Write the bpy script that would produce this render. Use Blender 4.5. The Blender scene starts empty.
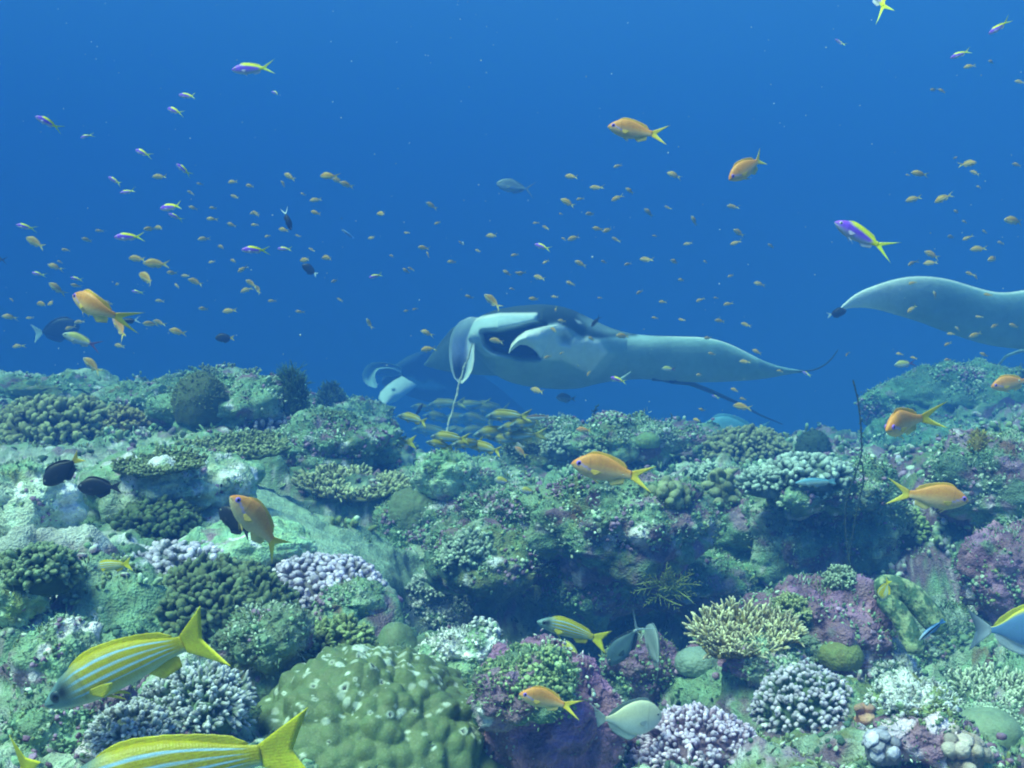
import bpy, math, time
import numpy as np
from mathutils import Vector, Matrix

T0 = time.time()
R = math.radians
scene = bpy.context.scene
COL = scene.collection

# ------------------------------------------------------------------ camera, water light, exposure
F_PX = 1098.0                      # focal length in pixels of a 1024 px wide frame
PITCH = R(2.0)
cam_data = bpy.data.cameras.new('camera')
cam_data.sensor_width = 36.0
cam_data.lens = 36.0 * F_PX / 1024.0
cam_data.clip_start = 0.02
cam_data.clip_end = 2000.0
cam = bpy.data.objects.new('camera', cam_data)
cam.location = (0, 0, 0)
cam.rotation_euler = (R(90) - PITCH, 0, 0)
COL.objects.link(cam)
scene.camera = cam

SUN_EL, SUN_AZ = 62.0, -125.0       # degrees; azimuth clockwise from +Y
world = bpy.data.worlds.new('World')
scene.world = world
world.use_nodes = True
wn = world.node_tree.nodes
sky = wn.new('ShaderNodeTexSky')
sky.sky_type = 'NISHITA'
sky.sun_disc = False
sky.sun_elevation = R(SUN_EL)
sky.sun_rotation = R(SUN_AZ)
wn['Background'].inputs['Strength'].default_value = 0.12
world.node_tree.links.new(sky.outputs[0], wn['Background'].inputs['Color'])

sl = bpy.data.lights.new('sun', 'SUN')
sl.energy = 4.4
sl.angle = R(26)                   # sunlight spread out by the rippled surface overhead
sl.color = (1.0, 0.95, 0.74)
sun = bpy.data.objects.new('sun', sl)
az, el = R(SUN_AZ), R(SUN_EL)
sd = Vector((math.sin(az) * math.cos(el), math.cos(az) * math.cos(el), math.sin(el)))
sun.rotation_euler = sd.to_track_quat('Z', 'Y').to_euler()
sun.location = (0, 0, 3)
COL.objects.link(sun)

vs = scene.view_settings
vs.view_transform = 'Standard'
vs.look = 'None'
vs.gamma = 1.0
vs.use_curve_mapping = False
vs.exposure = 2.2
cy = scene.cycles
cy.max_bounces = 5
cy.diffuse_bounces = 2
cy.glossy_bounces = 1
cy.transmission_bounces = 1
cy.volume_bounces = 2
cy.transparent_max_bounces = 4
cy.caustics_reflective = False
cy.caustics_refractive = False
cy.use_denoising = True
cy.filter_width = 2.0
cy.sample_clamp_indirect = 6.0

CP, SP = math.cos(PITCH), math.sin(PITCH)
def P(px, py, d):
    """World point seen at pixel px, py, a forward distance of d metres away."""
    xc = (px - 512.0) / F_PX * d
    zc = -(py - 384.0) / F_PX * d
    return Vector((xc, d * CP + zc * SP, zc * CP - d * SP))

# ------------------------------------------------------------------ numpy noise
def _h(ix, iy, iz, seed):
    with np.errstate(over='ignore'):
        n = (ix.astype(np.uint32) * np.uint32(374761393) + iy.astype(np.uint32) * np.uint32(668265263)
             + iz.astype(np.uint32) * np.uint32(2147483647) + np.uint32(seed * 974711 + 12345))
        n = (n ^ (n >> np.uint32(13))) * np.uint32(1274126177)
        n = (n ^ (n >> np.uint32(16))) * np.uint32(2246822519)
        n = n ^ (n >> np.uint32(15))
    return (n & np.uint32(0xffffff)).astype(np.float32) / np.float32(0xffffff)

def vnoise(p, seed=0):
    i = np.floor(p).astype(np.int32)
    f = (p - i).astype(np.float32)
    f = f * f * (3 - 2 * f)
    x, y, z = i[:, 0], i[:, 1], i[:, 2]
    r = 0
    for dx in (0, 1):
        wx = f[:, 0] if dx else 1 - f[:, 0]
        for dy in (0, 1):
            wy = f[:, 1] if dy else 1 - f[:, 1]
            for dz in (0, 1):
                wz = f[:, 2] if dz else 1 - f[:, 2]
                r = r + wx * wy * wz * _h(x + dx, y + dy, z + dz, seed)
    return r * 2 - 1

def fbm(p, octv=4, seed=0, gain=0.5):
    a, s, t = 1.0, 0.0, 0.0
    for k in range(octv):
        s = s + a * vnoise(p * (2.03 ** k) + k * 7.3, seed + k)
        t += a
        a *= gain
    return s / t

def worley(p, seed=0):
    """distance to the nearest feature point, and a random value of its cell"""
    i = np.floor(p).astype(np.int32)
    best = np.full(len(p), 9.0, np.float32)
    cid = np.zeros(len(p), np.float32)
    for dx in (-1, 0, 1):
        for dy in (-1, 0, 1):
            for dz in (-1, 0, 1):
                cx, cyy, cz = i[:, 0] + dx, i[:, 1] + dy, i[:, 2] + dz
                a = _h(cx, cyy, cz, seed)
                qx = cx + 0.12 + 0.76 * a - p[:, 0]
                qy = cyy + 0.12 + 0.76 * _h(cx, cyy, cz, seed + 1) - p[:, 1]
                qz = cz + 0.12 + 0.76 * _h(cx, cyy, cz, seed + 2) - p[:, 2]
                d = qx * qx + qy * qy + qz * qz
                m = d < best
                best = np.where(m, d, best)
                cid = np.where(m, a, cid)
    return np.sqrt(best).astype(np.float32), cid

def sstep(a, b, x):
    t = np.clip((x - a) / (b - a), 0, 1)
    return t * t * (3 - 2 * t)

def mixc(a, b, t):
    a, b = np.asarray(a, np.float32), np.asarray(b, np.float32)
    t = np.asarray(t, np.float32)[..., None]
    return a * (1 - t) + b * t

def inpoly(x, y, poly, soft):
    """1 inside the outline, 0 outside, soft over a few pixels"""
    poly = np.array(poly, float)
    inside = np.zeros(len(x), bool)
    dist = np.full(len(x), 1e9)
    for k in range(len(poly)):
        (x0, y0), (x1, y1) = poly[k], poly[(k + 1) % len(poly)]
        c = ((y0 > y) != (y1 > y)) & (x < (x1 - x0) * (y - y0) / (y1 - y0 + 1e-12) + x0)
        inside ^= c
        t = np.clip(((x - x0) * (x1 - x0) + (y - y0) * (y1 - y0)) / ((x1 - x0) ** 2 + (y1 - y0) ** 2 + 1e-9), 0, 1)
        dist = np.minimum(dist, np.hypot(x - x0 - t * (x1 - x0), y - y0 - t * (y1 - y0)))
    sd = np.where(inside, dist, -dist)
    return sstep(-soft, soft, sd)

# ------------------------------------------------------------------ mesh building
def make_mesh(name, V, faces, col=None, smooth=True):
    """faces: list of int arrays shaped (n,3) or (n,4)"""
    me = bpy.data.meshes.new(name)
    V = np.ascontiguousarray(V, np.float32)
    faces = [np.asarray(f, np.int32) for f in faces if len(f)]
    me.vertices.add(len(V))
    me.vertices.foreach_set('co', V.ravel())
    loops = np.concatenate([f.ravel() for f in faces])
    tot = np.concatenate([np.full(len(f), f.shape[1], np.int32) for f in faces])
    start = np.concatenate([[0], np.cumsum(tot)[:-1]]).astype(np.int32)
    me.loops.add(len(loops))
    me.loops.foreach_set('vertex_index', loops)
    me.polygons.add(len(tot))
    me.polygons.foreach_set('loop_start', start)
    me.polygons.foreach_set('loop_total', tot)
    if smooth:
        me.polygons.foreach_set('use_smooth', np.ones(len(tot), bool))
    me.update(calc_edges=True)
    if col is not None:
        at = me.attributes.new('Col', 'FLOAT_COLOR', 'POINT')
        c = np.ones((len(V), 4), np.float32)
        c[:, :3] = np.clip(col, 0, 1)
        at.data.foreach_set('color', c.ravel())
    return me

def obj(name, me, mat=None, parent=None, loc=None):
    o = bpy.data.objects.new(name, me)
    COL.objects.link(o)
    if mat is not None and me is not None and not me.materials:
        me.materials.append(mat)
    if parent is not None:
        o.parent = parent
    if loc is not None:
        o.location = loc
    return o

def tag(o, label, cat, group=None, kind=None):
    if label: o['label'] = label
    if cat: o['category'] = cat
    if group: o['group'] = group
    if kind: o['kind'] = kind
    return o

class Geo:
    """collects vertices, faces and colours of one mesh"""
    def __init__(s):
        s.V, s.F, s.C, s.n = [], [], [], 0
    def add(s, V, F, C):
        V = np.asarray(V, np.float32)
        C = np.asarray(C, np.float32)
        if C.ndim == 1:
            C = np.tile(C, (len(V), 1))
        s.V.append(V); s.C.append(C)
        for f in F:
            if len(f): s.F.append(np.asarray(f, np.int32) + s.n)
        s.n += len(V)
        return s
    def mesh(s, name, smooth=True):
        t3 = [f for f in s.F if f.shape[1] == 3]
        t4 = [f for f in s.F if f.shape[1] == 4]
        fs = ([np.concatenate(t3)] if t3 else []) + ([np.concatenate(t4)] if t4 else [])
        return make_mesh(name, np.concatenate(s.V), fs, np.concatenate(s.C), smooth)

# ------------------------------------------------------------------ materials
def skin(name, rough=0.75, spec=0.25, s1=9.0, s2=45.0, s3=220.0, jitter=0.35, bump=0.5, hue=0.05, bump_dist=0.004, scales=0.0, speckle=0.0):
    """vertex colour of the organism, mottled at three scales, with a bumpy surface"""
    m = bpy.data.materials.new(name)
    m.use_nodes = True
    nt = m.node_tree
    N, L = nt.nodes, nt.links
    b = N['Principled BSDF']
    b.inputs['Roughness'].default_value = rough
    b.inputs['Specular IOR Level'].default_value = spec
    at = N.new('ShaderNodeAttribute'); at.attribute_name = 'Col'
    tc = N.new('ShaderNodeTexCoord')
    def noise(sc, det=4.0):
        n = N.new('ShaderNodeTexNoise')
        n.inputs['Scale'].default_value = sc
        n.inputs['Detail'].default_value = det
        L.new(tc.outputs['Object'], n.inputs['Vector'])
        return n
    n1, n2, n3 = noise(s1), noise(s2), noise(s3, 2.0)
    def math_(op, a, bb):
        q = N.new('ShaderNodeMath'); q.operation = op
        for k, v in enumerate((a, bb)):
            if isinstance(v, (int, float)): q.inputs[k].default_value = v
            else: L.new(v, q.inputs[k])
        return q.outputs[0]
    s = math_('ADD', math_('MULTIPLY', n1.outputs['Fac'], 0.7), math_('ADD', math_('MULTIPLY', n2.outputs['Fac'], 0.8), math_('MULTIPLY', n3.outputs['Fac'], 0.6)))
    val = math_('ADD', math_('MULTIPLY', math_('SUBTRACT', s, 1.05), jitter * 2.6), 1.0)
    hs = N.new('ShaderNodeHueSaturation')
    L.new(at.outputs['Color'], hs.inputs['Color'])
    L.new(val, hs.inputs['Value'])
    L.new(math_('ADD', math_('MULTIPLY', math_('SUBTRACT', n2.outputs['Fac'], 0.5), hue * 4), 0.5), hs.inputs['Hue'])
    out = hs.outputs['Color']
    if speckle > 0:
        vo = N.new('ShaderNodeTexVoronoi'); vo.inputs['Scale'].default_value = s3 * 0.6
        L.new(tc.outputs['Object'], vo.inputs['Vector'])
        rmp = N.new('ShaderNodeMapRange')
        rmp.inputs['From Min'].default_value = 0.12; rmp.inputs['From Max'].default_value = 0.32
        rmp.inputs['To Min'].default_value = speckle; rmp.inputs['To Max'].default_value = 0.0
        L.new(vo.outputs['Distance'], rmp.inputs['Value'])
        mx = N.new('ShaderNodeMix'); mx.data_type = 'RGBA'
        L.new(rmp.outputs[0], mx.inputs['Factor'])
        L.new(out, mx.inputs['A'])
        mx.inputs['B'].default_value = (0.55, 0.6, 0.5, 1)
        out = mx.outputs['Result']
    L.new(out, b.inputs['Base Color'])
    if bump > 0:
        bp = N.new('ShaderNodeBump')
        bp.inputs['Strength'].default_value = bump
        bp.inputs['Distance'].default_value = bump_dist
        hgt = math_('ADD', math_('MULTIPLY', n2.outputs['Fac'], 1.2), n3.outputs['Fac'])
        if scales > 0:          # rows of fish scales
            vo = N.new('ShaderNodeTexVoronoi'); vo.inputs['Scale'].default_value = scales; vo.inputs['Randomness'].default_value = 0.35
            L.new(tc.outputs['Object'], vo.inputs['Vector'])
            hgt = math_('ADD', math_('MULTIPLY', hgt, .25), math_('MULTIPLY', vo.outputs['Distance'], -1.6))
        L.new(hgt, bp.inputs['Height'])
        L.new(bp.outputs[0], b.inputs['Normal'])
    return m

M_REEF = skin('reef_crust', 0.85, 0.15, 6, 60, 260, 0.5, 0.9, 0.05, 0.008, speckle=0.1)
M_CORAL = skin('coral_skin', 0.75, 0.2, 12, 70, 320, 0.35, 0.5, 0.03, 0.004)
M_ROCK = skin('encrusted_rock', 0.85, 0.15, 10, 55, 240, 0.55, 0.9, 0.06, 0.008, speckle=0.08)
M_SMOOTH = skin('smooth_coral', 0.55, 0.35, 14, 90, 420, 0.26, 0.35, 0.02, 0.0025, speckle=0.13)
# ------------------------------------------------------------------ water: one even closed box of blue water
def build_water():
    m = bpy.data.materials.new('sea_water')
    m.use_nodes = True
    nt = m.node_tree
    nt.nodes.remove(nt.nodes['Principled BSDF'])
    pv = nt.nodes.new('ShaderNodeVolumePrincipled')
    pv.inputs['Color'].default_value = (0.044, 0.150, 0.53, 1)
    pv.inputs['Absorption Color'].default_value = (0.0, 0.10, 0.10, 1)
    pv.inputs['Density'].default_value = 0.172
    pv.inputs['Density Attribute'].default_value = ''
    pv.inputs['Anisotropy'].default_value = -0.38
    nt.links.new(pv.outputs[0], nt.nodes['Material Output'].inputs['Volume'])
    x, y0, y1, z0, z1 = 150.0, -40.0, 260.0, -7.0, 8.5
    V = [(sx * x, yy, zz) for zz in (z0, z1) for yy in (y0, y1) for sx in (-1, 1)]
    F = [(0, 2, 3, 1), (4, 5, 7, 6), (0, 1, 5, 4), (2, 6, 7, 3), (0, 4, 6, 2), (1, 3, 7, 5)]
    o = obj('haze', make_mesh('haze', np.array(V), [np.array(F)], None, False), m)
    tag(o, None, None, kind='stuff')
build_water()

# ------------------------------------------------------------------ reef terrain
# control points of the reef's lie: (pixel x, pixel y, distance, roughness)
CTRL = [
 (-150,768,1.0,.6),(0,790,.95,.5),(120,790,.98,.6),(250,800,1.05,.6),(380,800,1.1,.5),(480,800,1.12,.5),(600,800,1.15,.6),(720,800,1.12,.7),(850,800,1.1,.7),(1000,800,1.08,.6),(1150,800,1.0,.6),
 (0,680,1.3,.5),(100,690,1.27,.8),(220,700,1.3,1),(340,690,1.38,.8),(450,690,1.4,.7),
 (0,600,1.65,.6),(100,590,1.7,.8),(200,610,1.62,.8),(320,620,1.62,.9),(430,615,1.68,.8),(480,640,1.66,.6),
 (0,520,2.1,.5),(90,530,2.05,.6),(190,540,2.0,.5),(290,560,1.95,.6),(370,590,1.9,.5),
 (0,460,2.7,.5),(100,465,2.75,.4),(180,480,2.6,.3),(240,490,2.55,.25),(320,530,2.4,.25),(400,565,2.3,.25),(440,575,2.35,.4),
 (-100,430,3.2,.6),(40,440,3.2,.7),(130,440,3.2,.6),(230,440,3.2,.6),(300,470,3.1,.6),(370,500,2.9,.6),(420,520,2.8,.8),
 (-150,415,4.2,.6),(0,424,4.0,.7),(110,436,4.1,.7),(190,395,4.2,.8),(225,378,4.6,.7),(290,412,4.3,.8),(360,440,4.0,.8),(420,470,3.7,.7),(470,490,3.5,.7),(510,500,3.2,.8),
 (-150,404,6.2,.6),(0,408,6.4,.6),(60,408,6.6,.6),(125,428,6.2,.6),(300,408,6.0,.8),(345,418,6.0,.7),(385,415,5.2,.8),
 (430,492,4.5,.5),(480,505,4.3,.5),(520,500,4.4,.5),(450,500,6.0,.4),(500,505,6.0,.4),(540,500,5.8,.4),(430,470,7.5,.4),(500,470,7.5,.4),
 (480,600,2.35,.5),(515,605,2.5,.5),(500,570,2.55,.6),(470,550,2.5,.8),(440,540,2.6,.9),(500,530,2.75,1),(540,545,2.85,.9),
 (540,640,2.1,.6),(520,660,1.75,.7),(560,690,1.6,.9),(610,690,1.7,.8),(640,660,1.85,.8),(540,735,1.32,.8),(590,760,1.26,.8),(650,700,1.5,.6),
 (600,610,2.25,.8),(560,590,2.45,.8),(660,600,2.35,.7),(720,610,2.3,.5),(700,650,1.9,.7),
 (590,520,2.75,1),(660,530,2.7,1),(740,540,2.6,1),(820,550,2.55,1),(590,480,3.1,.9),(660,490,3.1,.9),(730,490,3.2,.8),(800,490,3.1,.7),(850,500,3.0,.8),
 (545,440,4.2,.9),(600,440,4.3,.9),(650,445,4.4,.9),(700,460,3.9,.8),(755,450,3.8,.8),(820,455,3.7,.7),(855,465,3.6,.6),
 (580,428,5.2,.8),(640,432,5.3,.8),(740,440,4.8,.8),(820,444,4.8,.7),
 (740,590,2.3,.7),(800,600,2.1,.9),(800,640,1.85,.9),(760,680,1.6,.8),(850,650,1.75,.9),(760,720,1.35,.9),(840,700,1.45,1),(900,700,1.5,.8),(900,740,1.28,.9),(980,735,1.3,.8),(1060,720,1.3,.7),
 (880,600,2.2,.6),(930,620,2.15,.4),(950,670,1.85,.5),(1010,640,1.9,.5),(1060,620,1.9,.6),
 (900,540,2.55,.8),(890,490,3.1,.6),(900,460,4.0,.4),(960,500,2.6,.9),(1010,500,2.4,.9),(1000,560,2.2,.8),(1080,520,2.3,.8),(980,465,2.9,.9),(1020,440,3.1,.8),(1100,430,3.1,.8),
 (890,445,5.2,.6),(930,440,4.8,.7),(905,425,5.6,.8),(950,415,5.8,.8),(1010,412,5.8,.8),(1100,405,5.8,.8),(870,448,6.5,.6),
]
PITS = [(503,615,2.35,.20,.55,.5),(530,640,1.9,.12,.16,.45),(670,632,2.3,.30,.38,.38),(950,660,1.75,.10,.16,.3),(930,610,2.2,.13,.12,.3),
        (870,570,2.3,.10,.16,.22),(620,545,2.5,.22,.08,.12),(330,520,2.75,.16,.10,.2),(270,475,2.95,.13,.07,.14),(480,470,4.6,.5,.7,.35),(660,690,1.55,.07,.1,.2),
        (100,455,3.05,.3,.06,.12),(590,665,1.75,.05,.08,.2),(590,735,1.45,.05,.07,.14),(220,665,1.45,.08,.03,.08),(890,450,4.6,.25,.4,.3)]
def build_terrain():
    cp = []
    for px, py, d, rg in CTRL:
        p = P(px, py, d)
        cp.append((p.x, p.y, p.z, rg))
    # what the camera cannot see: ground going on around it, and the drop beyond the crest
    for x in np.linspace(-14, 14, 15):
        cp.append((x, 9.0, -2.6, .6)); cp.append((x, 12.0, -4.6, .5)); cp.append((x, 16.0, -6.1, .5))
    for x, y, z in ((-1.2, .1, -.55), (0, 0, -.6), (1.2, .1, -.55), (-2, -1, -.6), (2, -1, -.6), (0, -1, -.62), (-3.2, 2.5, -.45), (3.2, 2.5, -.5), (-4.5, 4, -.35), (4.5, 4.5, -.35)):
        cp.append((x, y, z, .6))
    cp = np.array(cp)
    OFF = 0.8
    def warp(x, y):
        return np.stack([x / (y + OFF + .6) * 1.6, np.log(y + OFF + .6)], -1)
    A = warp(cp[:, 0], cp[:, 1])
    w = cp[:, 1] + OFF + .6
    rhs = np.stack([cp[:, 2] / w, cp[:, 3]], -1)
    n = len(A)
    D = np.linalg.norm(A[:, None] - A[None], axis=-1)
    K = np.zeros((n + 3, n + 3))
    K[:n, :n] = np.sqrt(D * D + 0.0009) - 0.03 * np.eye(n)
    K[:n, n] = 1; K[:n, n + 1:] = A
    K[n, :n] = 1; K[n + 1:, :n] = A.T
    W = np.linalg.solve(K, np.concatenate([rhs, np.zeros((3, 2))]))
    def base(x, y):
        q = warp(x, y)
        out = np.zeros((len(x), 2), np.float32)
        for s in range(0, len(x), 20000):
            qq = q[s:s + 20000]
            d = np.sqrt(((qq[:, None] - A[None]) ** 2).sum(-1) + 0.0009)
            out[s:s + 20000] = d @ W[:n] + W[n] + qq @ W[n + 1:]
        return out[:, 0] * (y + OFF + .6), np.clip(out[:, 1], 0.1, 1.1)
    # coarse table of the base, read back by bilinear lookup
    NU, NV = 380, 280
    us = np.linspace(-1.5, 1.5, NU)
    lr = np.linspace(math.log(0.3), math.log(18.5), NV)
    UU, RR = np.meshgrid(us, np.exp(lr), indexing='xy')
    bz, br = base((UU * RR).ravel(), (RR - OFF).ravel())
    bz, br = bz.reshape(NV, NU), br.reshape(NV, NU)
    def look(tab, x, y):
        r = np.maximum(y + OFF, .305)
        u = np.clip((x / r - us[0]) / (us[1] - us[0]), 0, NU - 1.001)
        v = np.clip((np.log(r) - lr[0]) / (lr[1] - lr[0]), 0, NV - 1.001)
        iu, iv = u.astype(int), v.astype(int)
        fu, fv = u - iu, v - iv
        return (tab[iv, iu] * (1 - fu) * (1 - fv) + tab[iv, iu + 1] * fu * (1 - fv) + tab[iv + 1, iu] * (1 - fu) * fv + tab[iv + 1, iu + 1] * fu * fv)
    pits = [(P(px, py, d), rx, ry, dep) for px, py, d, rx, ry, dep in PITS]
    def height(x, y):
        x = np.asarray(x, float); y = np.asarray(y, float)
        z = look(bz, x, y)
        for c, rx, ry, dep in pits:
            z = z - dep * np.exp(-(((x - c.x) / rx) ** 2 + ((y - c.y) / ry) ** 2) ** 1.4)
        return z
    def rough(x, y):
        return look(br, np.asarray(x, float), np.asarray(y, float))
    return height, rough
HEIGHT, ROUGH = build_terrain()

TURF   = (0.25, 0.395, 0.245)
PALE   = (0.53, 0.62, 0.50)
DEEPG  = (0.085, 0.15, 0.105)
OLIVE  = (0.19, 0.22, 0.08)
PURPLE = (0.24, 0.12, 0.21)
MAUVE  = (0.36, 0.22, 0.36)
WHITE  = (0.74, 0.72, 0.78)
LAV    = (0.58, 0.52, 0.72)
RUST   = (0.22, 0.10, 0.05)

def reef_colour(p, seed=0, purple=0.5, white=0.5):
    """patches of turf, coralline crust, bare pale rock: what grows where"""
    a = fbm(p * 2.3, 3, seed + 10)
    b = fbm(p * 6.0 + 4, 4, seed + 20, .6)
    c = fbm(p * 17.0 + 9, 4, seed + 30, .65)
    d = fbm(p * 45.0, 3, seed + 40, .7)
    col = mixc(TURF, PALE, sstep(-.1, .45, b + .6 * c))
    col = mixc(0, 1, np.zeros(len(p))) if False else col
    def over(col, k, t):
        return col * (1 - t[:, None]) + np.asarray(k, np.float32) * t[:, None]
    col = over(col, DEEPG, sstep(.05, .35, -a + .8 * c + .4 * d) * .8)
    col = over(col, OLIVE, sstep(.22, .42, fbm(p * 4.1 + 20, 3, seed + 50) + .4 * d) * .8)
    col = over(col, PURPLE, sstep(.42 - .35 * purple, .56 - .35 * purple, fbm(p * 8.2 + 40, 4, seed + 60, .7) + .35 * c) * .85)
    col = over(col, MAUVE, sstep(.42 - .2 * purple, .58 - .2 * purple, fbm(p * 19. + 60, 3, seed + 70) + .3 * d) * .8)
    col = over(col, WHITE, sstep(.52 - .3 * white, .66 - .3 * white, fbm(p * 21. + 80, 3, seed + 80, .6) + .35 * d) * .85)
    col = over(col, RUST, sstep(.52, .62, fbm(p * 15. + 99, 3, seed + 90)) * .7)
    return col * (1 + .45 * d[:, None])

def knobs(p, rg, seed=0, scale=1.0):
    """height of the lumpy growth on a surface"""
    pw = p + .05 * np.stack([vnoise(p * 6, 201), vnoise(p * 6 + 5, 202), vnoise(p * 6 + 9, 203)], -1)
    w1, _ = worley(pw * (3.2 / scale), seed + 1)
    w2, c2 = worley(pw * (9. / scale), seed + 4)
    w3, c3 = worley(pw * (24. / scale), seed + 7)
    f = fbm(p * (5. / scale), 5, seed + 11, .6)
    hh = rg * (.17 * (.55 - w1) + .085 * (.5 - w2) * (.3 + 1.2 * c2) + .024 * (.5 - w3) * (.3 + 1.4 * c3)) + (.03 + .05 * rg) * f
    g = fbm(p * (60. / scale), 3, seed + 15, .7)
    return scale * (hh + .006 * g * (.4 + rg))

def terrain_points(x, y):
    z = HEIGHT(x, y)
    e = .03
    nx = -(HEIGHT(x + e, y) - HEIGHT(x - e, y)) / (2 * e)
    ny = -(HEIGHT(x, y + e) - HEIGHT(x, y - e)) / (2 * e)
    n = np.stack([nx, ny, np.ones_like(nx)], -1)
    n /= np.linalg.norm(n, axis=1)[:, None]
    p = np.stack([x, y, z], -1)
    rg = ROUGH(x, y)
    far = np.clip(y / 2.2, .75, 2.0)
    d = np.zeros(len(p))
    sl = on_slope(p)
    d = knobs(p, rg * (1 - .7 * sl), 0)
    q = p + n * d[:, None]
    # lean the lumps over a little so that they overhang
    q[:, 0] += .05 * rg * vnoise(p * 7 + 3, 301)
    q[:, 1] += .05 * rg * vnoise(p * 7 + 8, 302)
    return q, rg

def seen_at(q):
    d = np.maximum(q[:, 1] * CP - q[:, 2] * SP, .01)
    return 512 + F_PX * q[:, 0] / d, 384 - F_PX * (q[:, 1] * SP + q[:, 2] * CP) / d
SLOPE = [(165,455),(250,468),(300,500),(345,525),(400,545),(452,575),(440,600),(395,592),(345,572),(290,552),(235,515),(190,490)]
LEDGE = [(-40,440),(60,450),(130,446),(200,462),(262,486),(250,512),(200,505),(150,510),(110,545),(40,550),(-40,560)]
def on_slope(q):
    x, y = seen_at(q)
    return inpoly(x, y, SLOPE, 14)
def bare_ledge(q):
    x, y = seen_at(q)
    return inpoly(x, y, LEDGE, 10) * sstep(-.25, .15, fbm(q * 5, 3, 91))

def build_reef():
    us = np.concatenate([np.linspace(-1.45, -.625, 110), np.linspace(-.62, .62, 1120), np.linspace(.625, 1.45, 110)])
    r = np.exp(np.concatenate([np.linspace(math.log(.32), math.log(.595), 40), np.linspace(math.log(.6), math.log(17.5), 930)]))
    nu, nv = len(us), len(r)
    U, RR = np.meshgrid(us, r, indexing='xy')
    x, y = (U * RR).ravel(), (RR - .8).ravel()
    q, rg = terrain_points(x, y)
    rx = q[:, 0] / np.maximum(q[:, 1], .5)
    col = reef_colour(q, 0, .55 + .45 * sstep(-.05, .25, rx), .5 + .45 * sstep(-.05, -.35, rx))
    # the bare algae-felted slope is more even in colour
    sm = sstep(.45, .25, rg)[:, None]
    felt = np.asarray((.25, .40, .28), np.float32) * (1 + .35 * fbm(q * 30, 4, 77, .7))[:, None]
    col = col * (1 - .7 * sm) + felt * .7 * sm
    sl = on_slope(q)[:, None]
    col = col * (1 - .85 * sl) + np.asarray((.40, .55, .40), np.float32) * (1 + .45 * fbm(q * 16, 5, 78, .7))[:, None] * .85 * sl
    lg = bare_ledge(q)[:, None] * .8
    col = col * (1 - lg) + np.asarray((.66, .68, .62), np.float32) * (1 + .5 * fbm(q * 12, 5, 79, .7))[:, None] * lg
    i = np.arange(nu * nv).reshape(nv, nu)
    f = np.stack([i[:-1, :-1], i[:-1, 1:], i[1:, 1:], i[1:, :-1]], -1).reshape(-1, 4)
    o = obj('reef_ground', make_mesh('reef_ground', q, [f], col), M_REEF)
    tag(o, None, None, kind='structure')
    return q.reshape(nv, nu, 3)
REEF = build_reef()

def build_seabed():
    n = 90
    g = np.sign(np.linspace(-1, 1, n)) * np.abs(np.linspace(-1, 1, n)) ** 2.2
    X, Y = np.meshgrid(g * 140, 110 + g * 140, indexing='xy')
    p = np.stack([X.ravel(), Y.ravel(), np.zeros(n * n)], -1)
    p[:, 2] = -5.7 + .5 * fbm(p * .15, 3, 5)
    i = np.arange(n * n).reshape(n, n)
    f = np.stack([i[:-1, :-1], i[:-1, 1:], i[1:, 1:], i[1:, :-1]], -1).reshape(-1, 4)
    c = mixc((.3, .34, .28), (.12, .16, .11), sstep(-.3, .3, fbm(p * .5, 3, 8)))
    o = obj('seabed', make_mesh('seabed', p, [f], c), M_REEF)
    tag(o, None, None, kind='structure')
build_seabed()
# ------------------------------------------------------------------ where the reef's surface lies behind each pixel
def build_depth():
    q = REEF.reshape(-1, 3)
    d = q[:, 1] * CP - q[:, 2] * SP
    zc = q[:, 1] * SP + q[:, 2] * CP
    ok = d > .3
    px = 512 + F_PX * q[:, 0] / np.maximum(d, .01)
    py = 384 - F_PX * zc / np.maximum(d, .01)
    S = 4
    buf = np.full((768 // S + 40, 1024 // S + 80), 99., np.float32)
    ix = (px / S).astype(int) + 40
    iy = (py / S).astype(int)
    k = ok & (ix >= 0) & (ix < buf.shape[1]) & (iy >= 0) & (iy < buf.shape[0])
    np.minimum.at(buf, (iy[k], ix[k]), d[k])
    return buf
DEPTH = build_depth()
def see(q):
    """adds the points q to the picture's depth map"""
    d = q[:, 1] * CP - q[:, 2] * SP
    zc = q[:, 1] * SP + q[:, 2] * CP
    px = 512 + F_PX * q[:, 0] / np.maximum(d, .01)
    py = 384 - F_PX * zc / np.maximum(d, .01)
    ix = (px / 4).astype(int) + 40
    iy = (py / 4).astype(int)
    k = (d > .3) & (ix >= 0) & (ix < DEPTH.shape[1]) & (iy >= 0) & (iy < DEPTH.shape[0])
    np.minimum.at(DEPTH, (iy[k], ix[k]), d[k])
def G(px, py):
    """(ground point seen at the pixel, its distance)"""
    iy, ix = min(int(py / 4), DEPTH.shape[0] - 2), int(px / 4) + 40
    for k in range(0, 60):
        w = DEPTH[max(iy + k - 1, 0):iy + k + 1, ix - 1:ix + 2]
        if w.min() < 90:
            d = float(np.median(w[w < 90]))
            return P(px, py, d), d
    return P(px, py, 3.0), 3.0

# ------------------------------------------------------------------ growth forms
def rng(seed):
    return np.random.default_rng(seed)

def norm(v):
    return v / np.maximum(np.linalg.norm(v, axis=-1, keepdims=True), 1e-9)

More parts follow.
